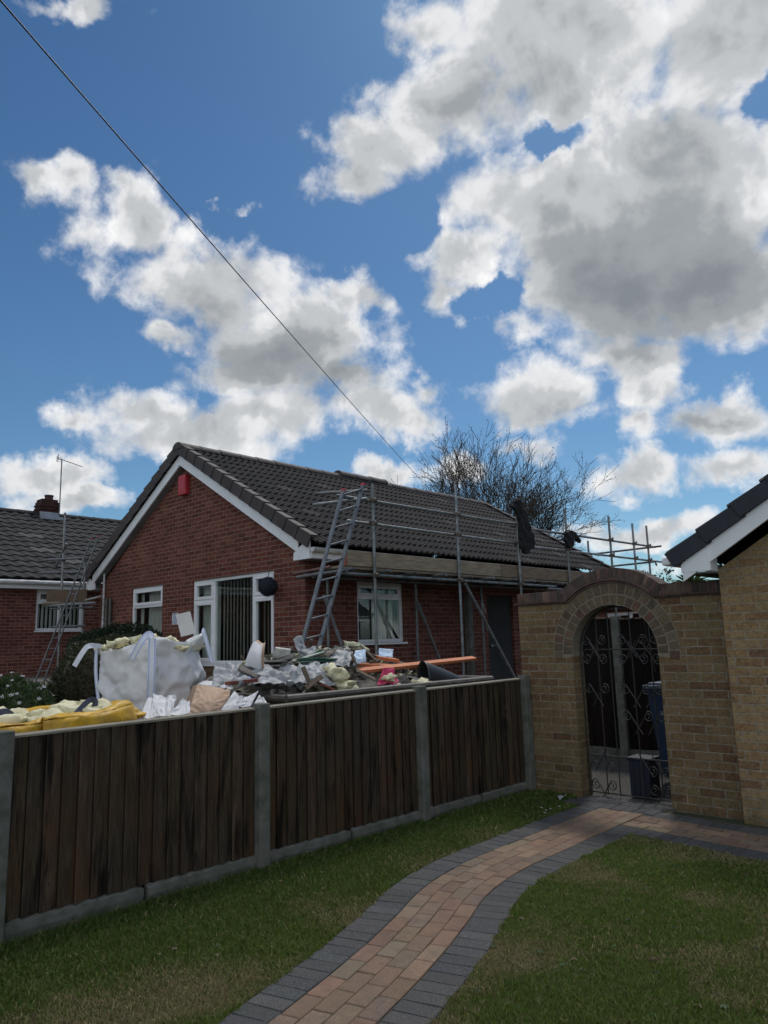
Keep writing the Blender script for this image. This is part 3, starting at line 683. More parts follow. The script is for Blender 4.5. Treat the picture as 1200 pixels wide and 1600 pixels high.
def verge(parent, mat, X0, Z0, X1, Z1, y, out, n, drop=.2, cap=.13, ym=None):
    """cloaked verge units from the eaves (X0,Z0) up to the apex (X1,Z1) at plane Y=y facing out (-1 front)"""
    mb = MB(); a = Vector((X0, y, Z0)); b_ = Vector((X1, y, Z1)); d = (b_-a)/n; dn = d.normalized(); up = Vector((-dn.z, 0, dn.x)); 
    if up.z < 0: up = -up
    for k in range(n):
        p = a+d*k-dn*.012; q = a+d*(k+1)+dn*.03
        mb.col = vary((1, 1, 1), .14, .03)
        lo, hi = .020, -.004
        for (s0, s1, t0, t1) in ((-drop, .03, 0, .016), (.015, .034, .0, -cap)):
            f0 = [p+up*(s0+lo*.6), p+up*(s1+lo)]; f1 = [q+up*(s0+hi), q+up*(s1+hi)]
            o0 = Vector((0, out*(t0+.010), 0)); oi = Vector((0, out*t1, 0))
            if t1 > 0:
                vs = [f0[0]+Vector((0, out*.022, 0)), f0[1]+Vector((0, out*.022, 0)), f1[1]+Vector((0, out*.008, 0)), f1[0]+Vector((0, out*.008, 0)), f0[0]-Vector((0, out*.004, 0)), f0[1]-Vector((0, out*.004, 0)), f1[1]-Vector((0, out*.012, 0)), f1[0]-Vector((0, out*.012, 0))]
            else:
                vs = [f0[0]+Vector((0, out*.018, 0)), f0[1]+Vector((0, out*.018, 0)), f1[1]+Vector((0, out*.005, 0)), f1[0]+Vector((0, out*.005, 0)), f0[0]-Vector((0, out*cap, 0)), f0[1]-Vector((0, out*cap, 0)), f1[1]-Vector((0, out*cap, 0)), f1[0]-Vector((0, out*cap, 0))]
            mb.raw(vs, [(0, 1, 2, 3), (7, 6, 5, 4), (0, 4, 5, 1), (1, 5, 6, 2), (2, 6, 7, 3), (3, 7, 4, 0)])
    return mb.build('verge_tiles', mat, parent, bevel=.004)
def ridge(parent, mat, x, z, y0, y1, r=.125, seg=.45, axis='y'):
    mb = MB(); y = y0
    while y < y1-.01:
        e = min(y+seg-.006, y1); mb.col = vary((1, 1, 1), .1, .02); n = 10; b0 = len(mb.v); j = random.uniform(-.004, .004)
        for yy, rr in ((y, r*1.04), (e, r*.98)):
            for i in range(n+1):
                t = math.pi*i/n; mb.v.append((x+rr*math.cos(t)*1.1, yy, z+j+rr*.85*math.sin(t)))
        for i in range(n): mb.f.append([b0+i, b0+i+1, b0+n+2+i, b0+n+1+i]); mb.c.append(mb.col)
        mb.f.append([b0+i for i in range(n+1)]); mb.c.append(mb.col); mb.f.append([b0+n+1+i for i in range(n+1)][::-1]); mb.c.append(mb.col); y += seg
    return mb.build('ridge_tiles', mat, parent, smooth='auto')
def slopebar(mb, xa, za, xb, zb, h, y0, y1):    # a board following the rake: top edge from a to b, vertical height h
    vs = [(xa, y0, za-h), (xb, y0, zb-h), (xb, y0, zb), (xa, y0, za), (xa, y1, za-h), (xb, y1, zb-h), (xb, y1, zb), (xa, y1, za)]
    mb.raw(vs, [(0, 1, 2, 3), (7, 6, 5, 4), (0, 4, 5, 1), (1, 5, 6, 2), (2, 6, 7, 3), (3, 7, 4, 0)])

# ------------------------------------------------------------------ the red brick bungalow
bung = thing('bungalow', (-12.1, 7.4, .45), 'red brick bungalow with white framed windows in its gable and scaffolding along its side', 'house')
GY = 7.43; BX0, BX1 = -15.5, -8.706; BY1 = 16.85; AX = -12.15
mb = MB()
big = (-11.87, -9.48, 1.265, 2.755); sml = (-14.13, -12.915, 1.25, 2.765); sidew = (8.54, 9.67, 1.555, 2.56)
door = (12.15, 13.05, .45, 2.42)
wall(mb, 'y', GY, BX0, BX1, -.03, 2.9, [big, sml], 1)
mb.poly([(BX0, GY, 2.9), (BX1, GY, 2.9), (AX, GY, 5.02)])
wall(mb, 'x', BX1, GY, BY1, -.03, 2.95, [sidew, door], -1)
wall(mb, 'x', BX0, GY, BY1, -.03, 2.95, [], 1)
mb.poly([(BX0, BY1, -.03), (BX1, BY1, -.03), (BX1, BY1, 2.9), (AX, BY1, 5.02), (BX0, BY1, 2.9)])
mb.build('wall', 'red_brick', bung)
mb = MB(); mb.box(-11.87, -9.48, GY-.012, GY+.08, .46, 1.222); mb.build('wall_infill', 'buff_brick', bung, )
SL = .585; ZE = 3.10; EX = 3.77; YF, YB = 7.25, 17.02
vR = Vector((-1, 0, SL)); Wd = EX*math.hypot(1, SL)
roof = roof_plane(bung, 'roof_tile', (AX+EX+.07, YF+.02, ZE-.07*SL), (0, 1, 0), vR, YB-YF, Wd+.07*math.hypot(1, SL), seed=2)
roof2 = roof_plane(bung, 'roof_tile', (AX-EX, YF+.02, ZE), (0, 1, 0), Vector((1, 0, SL)), YB-YF, Wd, seed=3, ns=4)
zap = ZE+EX*SL
rt = ridge(bung, 'verge_tile', AX, zap-.035, YF-.03, YB, .15)
for y in (11.05, 11.5): pass
rl = ridge(bung, 'verge_tile', AX, zap+.02, 11.35, 12.9, .16, .5); rl['label'] = 'loose ridge tiles laid over the ridge line'
for s_ in (1, -1):
    verge(bung, 'verge_tile', AX+s_*(EX+.02), ZE+.045, AX+s_*.05, zap+.03, YF-.005, -1, 13, drop=.17)
    verge(bung, 'verge_tile', AX+s_*(EX+.02), ZE+.045, AX+s_*.05, zap+.03, YB, 1, 13, drop=.17)
    mb = MB(); slopebar(mb, AX+s_*3.45, 5.165-3.45*SL, AX, 5.165, .20, 7.285, 7.31)
    # boxed end at the eaves
    e0, e1 = sorted((AX+s_*3.72, AX+s_*3.34)); mb.raw([(e0, 7.284, 2.84), (e1, 7.284, 2.84), (e1, 7.284, 3.17-(.0 if s_ > 0 else .22)), (e0, 7.284, 3.17-(.22 if s_ > 0 else 0)), (e0, 7.312, 2.84), (e1, 7.312, 2.84), (e1, 7.312, 3.17-(.0 if s_ > 0 else .22)), (e0, 7.312, 3.17-(.22 if s_ > 0 else 0))], [(0, 1, 2, 3), (7, 6, 5, 4), (0, 4, 5, 1), (1, 5, 6, 2), (2, 6, 7, 3), (3, 7, 4, 0)])
    mb.build('bargeboard', 'upvc', bung)
    mb = MB(); slopebar(mb, AX+s_*3.4, 4.972-3.4*SL, AX, 4.972, .012, 7.31, GY+.02); mb.build('soffit', 'soffit', bung)
    xw, xo = (BX1, AX+3.74) if s_ > 0 else (BX0, AX-3.74)
    mb = MB(); mb.box(min(xw, xo), max(xw, xo), 7.31, YB-.05, 2.835, 2.85); mb.build('soffit', 'soffit', bung)
    mb = MB(); a0, a1 = sorted((xo, xo-s_*.02)); mb.box(a0, a1, 7.312, YB-.05, 2.85, 3.01); mb.build('fascia', 'upvc', bung)
    mb = MB(); gx = xo+s_*.06; n = 8; g0 = len(mb.v)
    for yy in (7.27, YB-.02):
        for i in range(n+1):
            t = math.pi+math.pi*i/n; mb.v.append((gx+.058*math.cos(t), yy, 3.0+.07*math.sin(t)))
    for i in range(n): mb.f.append([g0+i, g0+i+1, g0+n+2+i, g0+n+1+i]); mb.c.append((1, 1, 1))
    mb.f.append([g0+i for i in range(n+1)]); mb.c.append((1, 1, 1)); gu = mb.build('gutter', 'gutter', bung, smooth='auto', solid=.004)
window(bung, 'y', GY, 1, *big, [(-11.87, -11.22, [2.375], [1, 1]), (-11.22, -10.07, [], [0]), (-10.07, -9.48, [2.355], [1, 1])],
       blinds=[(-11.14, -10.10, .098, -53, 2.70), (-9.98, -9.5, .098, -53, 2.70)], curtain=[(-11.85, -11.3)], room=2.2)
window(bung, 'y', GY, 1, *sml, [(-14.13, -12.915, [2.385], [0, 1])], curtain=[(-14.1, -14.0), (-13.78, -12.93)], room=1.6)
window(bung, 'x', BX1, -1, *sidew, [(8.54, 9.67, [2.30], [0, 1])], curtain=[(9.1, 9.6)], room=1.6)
# side door, dark
mb = MB(); mb.box(BX1-.10, BX1-.05, 12.15, 13.05, .45, 2.42); d_ = mb.build('door', 'interior', bung, bevel=.01)
mb = MB(); mb.box(BX1-.05, BX1-.01, 12.25, 12.30, 1.4, 1.46); mb.tube((BX1-.02, 12.28, 1.43), (BX1-.02, 12.40, 1.43), .01); mb.build('handle', 'alu', d_)
mb = MB(); mb.box(-12.27, -12.02, GY-.10, GY, 4.40, 4.78); al = mb.build('alarm_box', 'alarm_red', bung, bevel=.012)
mb = MB(); mb.box(-12.24, -12.05, GY-.106, GY-.10, 4.45, 4.73); mb.build('cover', 'alarm_red', al, bevel=.006)
# blue and white number tile
mb = MB(); mb.box(-12.53, -12.33, GY-.014, GY, 1.985, 2.20); pl = mb.build('number_plaque', 'plate', bung, bevel=.004)
mb = MB(); yq = GY-.0165
def seg(x0, z0, x1, z1, t=.016): 
    a = Vector((x0, yq, z0)); b_ = Vector((x1, yq, z1)); d = (b_-a).normalized(); nrm = Vector((-d.z, 0, d.x))*t/2
    mb.raw([a+nrm, b_+nrm, b_-nrm, a-nrm]+[p+Vector((0, .004, 0)) for p in (a+nrm, b_+nrm, b_-nrm, a-nrm)], [(0, 1, 2, 3), (7, 6, 5, 4), (0, 4, 5, 1), (1, 5, 6, 2), (2, 6, 7, 3), (3, 7, 4, 0)])
for (a, b_, c, d) in ((-12.50, 2.17, -12.45, 2.10), (-12.45, 2.10, -12.50, 2.03), (-12.44, 2.17, -12.40, 2.10), (-12.40, 2.10, -12.44, 2.03), (-12.385, 2.17, -12.36, 2.10), (-12.36, 2.10, -12.385, 2.03), (-12.50, 2.015, -12.36, 2.015), (-12.50, 2.185, -12.36, 2.185)): seg(a, b_, c, d, .014)
mb.build('marking', 'plate_blue', pl)
for x, z0, z1, r_ in ((-15.24, .9, 3.2, .022), (-15.10, .9, 2.62, .03), (-14.93, .9, 2.62, .03)):
    mb = MB(); mb.tube((x, GY-.05, z0), (x, GY-.05, z1), r_); [mb.box(x-.04, x+.04, GY-.06, GY, z-.02, z+.02) for z in (1.4, 2.1)]
    mb.build('downpipe', 'gutter' if r_ < .025 else 'concrete', bung, smooth='auto')
mb = MB(); mb.box(-8.62, -8.50, 11.28, 11.40, .45, 2.42); mb.build('side_post', 'concrete', bung, bevel=.01)
mb = MB(); mb.path([(-8.70, 12.02, 2.25), (-8.68, 12.04, 2.1), (-8.68, 11.98, 1.95), (-8.68, 12.05, 1.8), (-8.68, 12.10, 1.72)], .014); mb.build('cable_end', 'gutter', bung)

# ------------------------------------------------------------------ bungalow further left
lh = thing('bungalow', (-20, 5, 1.0), 'neighbouring red brick bungalow at the left edge with a small chimney and dark tiled roof', 'house')
LX = -18.5; LY0, LY1 = -5.0, 13.0; wl = (7.27, 8.42, 2.045, 3.03)
mb = MB(); wall(mb, 'x', LX, LY0, LY1, -.03, 3.15, [wl], -1); mb.poly([(LX-7, LY0, -.03), (LX, LY0, -.03), (LX, LY0, 3.1), (LX-3.5, LY0, 5.3), (LX-7, LY0, 3.1)])
mb.poly([(LX-7, LY1, -.03), (LX, LY1, -.03), (LX, LY1, 3.1), (LX-3.5, LY1, 5.3), (LX-7, LY1, 3.1)]); mb.poly([(LX-7, LY0, -.03), (LX-7, LY1, -.03), (LX-7, LY1, 3.15), (LX-7, LY0, 3.15)])
mb.build('wall', 'red_brick', lh)
sl2 = .58; ex2 = 3.85
for s_ in (1, -1):
    roof_plane(lh, 'roof_tile_dark', (LX-3.5+s_*ex2, LY0-.1, 3.26), (0, 1, 0), Vector((-s_, 0, sl2)), LY1-LY0+.2, ex2*math.hypot(1, sl2), gauge=.34, period=.30, amp=.036, ns=8, step=.034, seed=5+s_, shape=1)
ridge(lh, 'roof_tile_dark', LX-3.5, 3.26+ex2*sl2-.02, LY0-.1, LY1+.1, .13)
mb = MB(); mb.box(LX+.30, LX+.32, LY0, LY1, 3.03, 3.17); mb.box(LX, LX+.3, LY0, LY1, 3.03, 3.045); mb.build('fascia', 'upvc', lh)
mb = MB(); mb.tube((LX+.39, LY0, 3.17), (LX+.39, LY1, 3.17), .055, n=12); mb.build('gutter', 'gutter', lh, smooth='auto')
window(lh, 'x', LX, -1, *wl, [(7.27, 7.84, [2.72], [0, 1]), (7.84, 8.42, [], [0])], blinds=[(7.3, 8.4, .1, 30, 3.0)], room=1.5)
cx, cy = -21.95, 8.83
mb = MB(); mb.box(cx-.22, cx+.22, cy-.30, cy+.22, 4.9, 5.86)
for z in (5.62, 5.72): mb.box(cx-.245, cx+.245, cy-.325, cy+.245, z, z+.06)
mb.box(cx-.20, cx+.20, cy-.27, cy+.19, 5.86, 5.94); ch = mb.build('chimney', 'dark_brick', lh)
mb = MB(); mb.tube((cx, cy, 5.94), (cx, cy, 6.08), .12, .11, 14); mb.tube((cx, cy, 6.05), (cx, cy, 6.09), .13, .13, 14); mb.build('chimney_pot', 'clay', ch, smooth='auto')
mb = MB(); mb.box(cx+.15, cx+.235, cy-.31, cy+.23, 5.28, 5.55); mb.box(cx+.20, cx+.42, cy-.35, cy+.27, 5.30, 5.40); mb.build('flashing', 'lead', ch, bevel=.01)
mb = MB(); mx_, my_ = -21.65, 9.03
mb.tube((mx_, my_, 5.45), (mx_, my_, 7.18), .018, n=8); mb.tube((cx+.22, cy+.2, 5.5), (mx_, my_, 5.5), .012); mb.tube((cx+.22, cy+.2, 5.7), (mx_, my_, 5.7), .012)
bd = Vector((.25, .95, -.28)).normalized(); sv = Vector((.95, -.25, 0)).normalized(); a0 = Vector((mx_, my_, 7.16))
mb.tube(a0-bd*.15, a0+bd*.62, .010)
for k in range(7): p = a0+bd*(-.02+k*.09); mb.tube(p-sv*.10*(1-.08*k)-Vector((0, 0, .0)), p+sv*.10*(1-.08*k), .005, n=5)
for dz in (-.07, 0, .07): mb.tube(a0-bd*.12-sv*.16+Vector((0, 0, dz)), a0-bd*.12+sv*.16+Vector((0, 0, dz)), .007, n=5); mb.tube(a0-bd*.12-sv*.16+Vector((0, 0, dz)), a0+Vector((0, 0, dz))+sv*.0, .005, n=5)
for s_ in (-1, 1): mb.tube(a0-bd*.12+sv*.15*s_+Vector((0, 0, -.09)), a0-bd*.12+sv*.15*s_+Vector((0, 0, .09)), .007, n=5)
mb.build('aerial', 'alu', lh)
# low brick pier by the far ladder
mb = MB(); mb.box(-15.98, -15.6, 7.35, 7.75, .5, 2.02); mb.box(-16.0, -15.58, 7.33, 7.77, 2.02, 2.07); tag(mb.build('brick_pier', 'red_brick'), 'low red brick pier between the two bungalows, behind the dark bush', 'pier')

# ------------------------------------------------------------------ house at the right edge
rh = thing('brick_house', (-2.3, 6.8, 0), 'buff brick house at the right edge with white bargeboard and black tiled verge', 'house')
HX, HY = -2.352, 6.79; AXR = 2.4
mb = MB(); wall(mb, 'y', HY, HX, 7.2, -.03, 2.1, [], 1); mb.poly([(HX, HY, 2.1), (7.2, HY, 2.1), (7.2, HY, 2.15), (AXR, HY, 5.05), (HX, HY, 2.13)])
wall(mb, 'x', HX, HY, 15, -.03, 2.12, [], 1); wall(mb, 'x', 7.2, HY, 15, -.03, 2.12, [], -1); mb.poly([(HX, 15, -.03), (7.2, 15, -.03), (7.2, 15, 2.1), (AXR, 15, 5.05), (HX, 15, 2.1)])
mb.build('wall', 'buff_house', rh)
SR = .622; ex = AXR+2.70
for s_ in (-1, 1):
    roof_plane(rh, 'roof_tile_dark', (AXR+s_*ex, 6.60, 2.27), (0, 1, 0), Vector((-s_, 0, SR)), 8.6, ex*math.hypot(1, SR), seed=9+s_, ns=4)
    verge(rh, 'navy_verge', AXR+s_*(ex-.0), 2.255, AXR, 2.255+ex*SR, 6.60, -1, 17, drop=.11, cap=.12)
    mb = MB(); slopebar(mb, AXR+s_*(ex-.10), 2.20, AXR, 2.20+(ex-.10)*SR, .165, 6.615, 6.64)
    x0 = AXR+s_*(ex-.09); x1 = HX if s_ < 0 else 7.2; vs = [(x0, 6.612, 2.115), (x1, 6.612, 2.115), (x1, 6.612, 2.115+.30), (x0, 6.612, 2.18), (x0, 6.642, 2.115), (x1, 6.642, 2.115), (x1, 6.642, 2.115+.30), (x0, 6.642, 2.18)]
    mb.raw(vs, [(0, 1, 2, 3), (7, 6, 5, 4), (0, 4, 5, 1), (1, 5, 6, 2), (2, 6, 7, 3), (3, 7, 4, 0)]); mb.box(min(x1, x1+s_*.03), max(x1, x1+s_*.03), 6.642, HY, 2.115, 2.32)
    mb.build('bargeboard', 'upvc', rh, bevel=.003)
    mb = MB(); mb.box(min(x0, x1), max(x0, x1), 6.642, 15, 2.10, 2.112); mb.build('soffit', 'soffit', rh)
    mb = MB(); slopebar(mb, x1, 2.40, AXR, 2.02+(ex-.10)*SR, .012, 6.64, HY+.01); mb.build('soffit', 'soffit', rh)
    mb = MB(); gx = AXR+s_*(ex+.035); mb.box(gx-.045, gx+.045, 6.60, 15.1, 2.19, 2.265); mb.build('gutter', 'upvc', rh, bevel=.02)
ridge(rh, 'roof_tile_dark', AXR, 2.27+ex*SR, 6.6, 15.2, .13)

# ------------------------------------------------------------------ arched garden wall
aw = thing('arched_wall', (-3.47, 7.0, 0), 'buff brick garden wall with a round arch opening and dark brick-on-edge coping', 'wall')
AC = (-3.47, 1.43); WY0, WY1 = 6.92, 7.14; WX0, WX1 = -4.545, -2.353; ro = .452; rb = .665
mb = MB(); n = 40
arc = lambda r, t: (AC[0]+r*math.cos(t), AC[1]+r*math.sin(t))
for y, fl in ((WY0, 0), (WY1, 1)):
    for (xa, xb) in ((WX0, AC[0]-ro), (AC[0]+ro, WX1)):
        mb.poly([(xa, y, -.03), (xb, y, -.03), (xb, y, AC[1]), (xa, y, AC[1])], fl)
    # between the springing and the flat top, outside the opening, up to the ring
    th_top = math.asin((1.92-AC[1])/rb)
    for s_ in (-1, 1):
        xe = WX0 if s_ < 0 else WX1
        for k in range(n):
            t0, t1 = math.pi/2*k/n, math.pi/2*(k+1)/n
            a0, a1 = arc(ro, t0 if s_ > 0 else math.pi-t0), arc(ro, t1 if s_ > 0 else math.pi-t1)
            if t1 <= th_top+1e-6 or a1[1] < 1.0:
                pass
            b0 = arc(rb, t0 if s_ > 0 else math.pi-t0); b1 = arc(rb, t1 if s_ > 0 else math.pi-t1)
            mb.poly([(a0[0], y, a0[1]), (b0[0], y, b0[1]), (b1[0], y, b1[1]), (a1[0], y, a1[1])], fl ^ (s_ < 0))
            z0_, z1_ = min(b0[1], 1.92), min(b1[1], 1.92)
            if z1_ > z0_+1e-6:
                mb.poly([(b0[0], y, z0_), (xe, y, z0_), (xe, y, z1_), ((b1[0] if b1[1] <= 1.92 else arc(rb, math.asin((1.92-AC[1])/rb) if s_ > 0 else math.pi-math.asin((1.92-AC[1])/rb))[0]), y, z1_)], fl ^ (s_ < 0))
for k in range(2*n):
    t0, t1 = math.pi*k/(2*n), math.pi*(k+1)/(2*n); a0, a1 = arc(ro, t0), arc(ro, t1)
    mb.poly([(a0[0], WY0, a0[1]), (a0[0], WY1, a0[1]), (a1[0], WY1, a1[1]), (a1[0], WY0, a1[1])])
for x in (AC[0]-ro, AC[0]+ro): mb.poly([(x, WY0, -.03), (x, WY1, -.03), (x, WY1, AC[1]), (x, WY0, AC[1])])
mb.poly([(WX0, WY0, -.03), (WX0, WY1, -.03), (WX0, WY1, 1.92), (WX0, WY0, 1.92)])
mb.build('wall_body', 'buff_brick', aw)
BUFF = [(.14, .102, .064), (.155, .118, .074), (.13, .096, .060), (.125, .068, .044), (.135, .098, .060), (.16, .125, .08), (.105, .08, .054), (.125, .092, .058)]
def ringbricks(name, r0, r1, nb, cols, mat, ya, yb, t0=0., t1=math.pi, gap=.008, off=0, dark=None):
    mb = MB(); dt = (t1-t0)/nb
    for k in range(nb):
        a = t0+dt*k+gap/2/r0; b_ = t0+dt*(k+1)-gap/2/r0; mb.col = vary(random.choice(cols), .16, .05); j = random.uniform(-.002, .002)
        ga = gap/2/r1; a2 = t0+dt*k+ga; b2 = t0+dt*(k+1)-ga
        P = [arc(r0+gap/2, a), arc(r1-gap/2+j, a2), arc(r1-gap/2+j, b2), arc(r0+gap/2, b_)]
        vs = [(p[0], ya+j, p[1]) for p in P]+[(p[0], yb, p[1]) for p in P]
        mb.raw(vs, [(0, 1, 2, 3), (7, 6, 5, 4), (0, 4, 5, 1), (1, 5, 6, 2), (2, 6, 7, 3), (3, 7, 4, 0)])
    mb.col = (1, 1, 1); return mb.build(name, mat, aw, bevel=.003)
ringbricks('arch_ring', ro+.001, .556, 20, BUFF, 'arch_brick', WY0-.006, WY1+.004, -.06, math.pi+.06, gap=.012)
ringbricks('arch_ring', .558, .664, 24, BUFF, 'arch_brick', WY0-.006, WY1+.004, -.14, math.pi+.14, gap=.012)
mb = MB()                                        # mortar bed of the rings
for k in range(60):
    t0, t1 = -.12+(math.pi+.24)*k/60, -.12+(math.pi+.24)*(k+1)/60
    for (r0, r1) in ((ro-.0005, .667),):
        P = [arc(r0, t0), arc(r1, t0), arc(r1, t1), arc(r0, t1)]
        mb.raw([(p[0], WY0-.0025, p[1]) for p in P]+[(p[0], WY1+.0015, p[1]) for p in P], [(0, 1, 2, 3), (7, 6, 5, 4), (0, 3, 7, 4), (1, 5, 6, 2)])
mb.build('arch_mortar', 'mortar', aw)
tt = math.asin((1.945-AC[1])/.705); CB = [(1, 1, 1), (1.5, 1.25, 1.15), (.8, .75, .75), (1.25, 1.0, .95), (1.9, 1.6, 1.4)]
CY0, CY1 = WY0-.012, WY1+.012
ringbricks('coping_arch', .712, .822, 25, CB, 'coping_brick', CY0, CY1, tt+.01, math.pi-tt-.01, gap=.007)
mb = MB(); xl = AC[0]-.705*math.cos(tt); xrr = AC[0]+.705*math.cos(tt)
for (x0, x1) in ((WX0-.0, xl-.035), (xrr+.035, WX1-.002)):
    nb = round((x1-x0)/.0745); st = (x1-x0)/nb
    for k in range(nb):
        mb.col = vary(random.choice(CB), .14, .04); j = random.uniform(-.0025, .0025)
        mb.box(x0+st*k+.0045, x0+st*(k+1)-.0045, CY0+j, CY1, 1.952, 2.052+j)
mb.col = (1, 1, 1); mb.build('coping', 'coping_brick', aw, bevel=.004)
mb = MB(); mb.col = (2.6, 2.6, 2.6)
for (x0, x1) in ((WX0+.004, xl-.03), (xrr+.03, WX1-.004)): mb.box(x0, x1, CY0+.006, CY1-.006, 1.951, 2.046)
for k in range(50):
    t0, t1 = tt+(math.pi-2*tt)*k/50, tt+(math.pi-2*tt)*(k+1)/50; P = [arc(.708, t0), arc(.816, t0), arc(.816, t1), arc(.708, t1)]
    mb.raw([(p[0], CY0+.006, p[1]) for p in P]+[(p[0], CY1-.006, p[1]) for p in P], [(0, 1, 2, 3), (7, 6, 5, 4), (0, 3, 7, 4), (1, 5, 6, 2)])
mb.build('coping_mortar', 'coping_brick', aw)
mb = MB()                                        # two layers of creasing tile
for (r0, r1, pr_) in ((.668, .687, .022), (.690, .709, .040)):
    z0 = AC[1]+.0; zt0, zt1 = (1.922, 1.935) if r0 < .68 else (1.937, 1.950)
    ts = math.asin((zt0-AC[1])/r0); m_ = 44
    for k in range(m_):
        t0, t1 = ts+(math.pi-2*ts)*k/m_, ts+(math.pi-2*ts)*(k+1)/m_; P = [arc(r0, t0), arc(r1, t0), arc(r1, t1), arc(r0, t1)]
        mb.col = vary((1.3, 1.05, 1.0), .1); mb.raw([(p[0], WY0-pr_, p[1]) for p in P]+[(p[0], WY1+pr_, p[1]) for p in P], [(0, 1, 2, 3), (7, 6, 5, 4), (0, 3, 7, 4), (1, 5, 6, 2)])
    xa = AC[0]-r0*math.cos(ts); xb = AC[0]+r0*math.cos(ts)
    for (x0, x1) in ((WX0-.035, xa), (xb, WX1-.001)):
        nb = max(1, round((x1-x0)/.16)); st = (x1-x0)/nb
        for k in range(nb): mb.col = vary((1.3, 1.05, 1.0), .15); mb.box(x0+st*k+.0015, x0+st*(k+1)-.0015, WY0-pr_+random.uniform(-.003, .003), WY1+pr_, zt0, zt1)
mb.col = (1, 1, 1); mb.build('creasing_tiles', 'coping_brick', aw)

# ------------------------------------------------------------------ wrought iron gate
gt = thing('iron_gate', (-3.47, 7.06, 0), 'black wrought iron gate with scrolls and an arched top inside the brick arch', 'gate')
gy = 7.065; gr_ = .435; gx0, gx1 = AC[0]-gr_, AC[0]+gr_
mb = MB(); mb.path([(gx0, gy, .03)]+[(AC[0]+gr_*math.cos(t), gy, AC[1]+gr_*math.sin(t)) for t in np.linspace(math.pi, 0, 26)]+[(gx1, gy, .03)], .010, 6)
for z in (.045, .40, 1.44): mb.tube((gx0, gy, z), (gx1, gy, z), .008, n=6)
mb.build('frame', 'iron', gt)
for x in (gx0+.19, gx0+.32, AC[0]+.12, gx1-.12):
    mb = MB(); zt = AC[1]+math.sqrt(gr_**2-(x-AC[0])**2); mb.tube((x, gy, .03), (x, gy, zt), .007, n=6); mb.build('bar', 'iron', gt)
def scroll(cx_, cz_, r, dirn, turns=1.6, tail=None, y=gy-.008, m='iron'):
    pts = []
    for k in range(30):
        t = k/29; a = dirn[0]+dirn[1]*t*turns*2*math.pi; rr = r*(1-.80*t); pts.append((cx_+rr*math.cos(a), y, cz_+rr*math.sin(a)))
    if tail: pts = [(tail[0], y, tail[1])]+pts
    mb.path(pts, .0055, 6)
for (zc, flip) in ((1.53, 1), (1.35, -1), (1.05, 1), (.80, 1), (.30, -1), (.12, 1)):
    for (xc, sgn) in ((gx0+.075, 1), (gx0+.24, -1), (AC[0]+.03, 1), (gx1-.20, -1), (gx1-.07, -1)):
        if abs(zc-.80) < .01 and xc < AC[0]: continue
        if zc < .35 and abs(xc-AC[0]) < .1: continue
        mb = MB(); r = .052; d0 = math.pi/2 if flip > 0 else -math.pi/2
        tx = xc+sgn*.14; tz = zc-flip*.17
        scroll(xc, zc, r, (d0, sgn*flip), 1.5, tail=(tx, tz)); mb.build('scroll', 'iron', gt)

# ------------------------------------------------------------------ things behind the gate
nb_ = thing('storage_crate', (-3.44, 7.27, 0), 'dark navy slatted crate standing on the ground just behind the iron gate', 'crate')
mb = MB(); mb.box(-3.545, -3.335, 7.20, 7.42, .01, .36); mb.build('body', 'navy_box', nb_, bevel=.008)
mb = MB(); mb.box(-3.56, -3.32, 7.185, 7.435, .36, .385); mb.build('lid', 'navy_box', nb_, bevel=.005)
for k in range(4): mb = MB(); mb.box(-3.54+k*.053, -3.495+k*.053, 7.192, 7.2, .03, .35); mb.build('slat', 'navy_box', nb_, bevel=.003)
bn_ = thing('wheelie_bin', (-3.42, 8.25, 0), 'dark blue wheelie bin with a white recycling mark seen through the gate', 'bin')
bx_, by_ = -3.40, 8.30
mb = MB(); q0, q1 = .20, .27
vs = [(bx_-q0, by_-q0, .06), (bx_+q0, by_-q0, .06), (bx_+q0, by_+q0, .06), (bx_-q0, by_+q0, .06), (bx_-q1, by_-q1-.03, .98), (bx_+q1, by_-q1-.03, .98), (bx_+q1, by_+q1, .98), (bx_-q1, by_+q1, .98)]
mb.raw(vs, [(0, 3, 2, 1), (4, 5, 6, 7), (0, 1, 5, 4), (1, 2, 6, 5), (2, 3, 7, 6), (3, 0, 4, 7)]); mb.box(bx_-.29, bx_+.29, by_-.32, by_+.28, .955, .985); mb.build('body', 'blue_bin', bn_, bevel=.02)
mb = MB(); mb.box(bx_-.29, bx_+.29, by_-.34, by_+.30, .99, 1.03); mb.box(bx_-.25, bx_+.25, by_-.28, by_+.26, 1.03, 1.055); mb.tube((bx_-.26, by_+.33, 1.0), (bx_+.26, by_+.33, 1.0), .02); mb.build('lid', 'bin_lid', bn_, bevel=.012)
for s_ in (-1, 1): mb = MB(); mb.tube((bx_+s_*.22, by_+.22, .10), (bx_+s_*.27, by_+.22, .10), .10, n=20); mb.build('wheel', 'black_plastic', bn_, smooth='auto')
mb = MB(); fy = by_-.262
for k in range(3):
    a = R(90+120*k); pts = [(bx_-.06+.062*math.cos(a+R(t)), fy, .72+.062*math.sin(a+R(t))) for t in range(10, 90, 10)]; mb.path(pts, .009, 6)
    e = Vector(pts[-1]); d = Vector((-math.sin(a+R(80)), 0, math.cos(a+R(80)))); mb.tube(e, e+d*.04, .022, .001, 6)
mb.build('recycling_mark', 'white_print', bn_)
rf = thing('wooden_fence', (-4.4, 9.5, 0), 'tall dark close-board fence with a pale concrete post seen through the gate', 'fence')
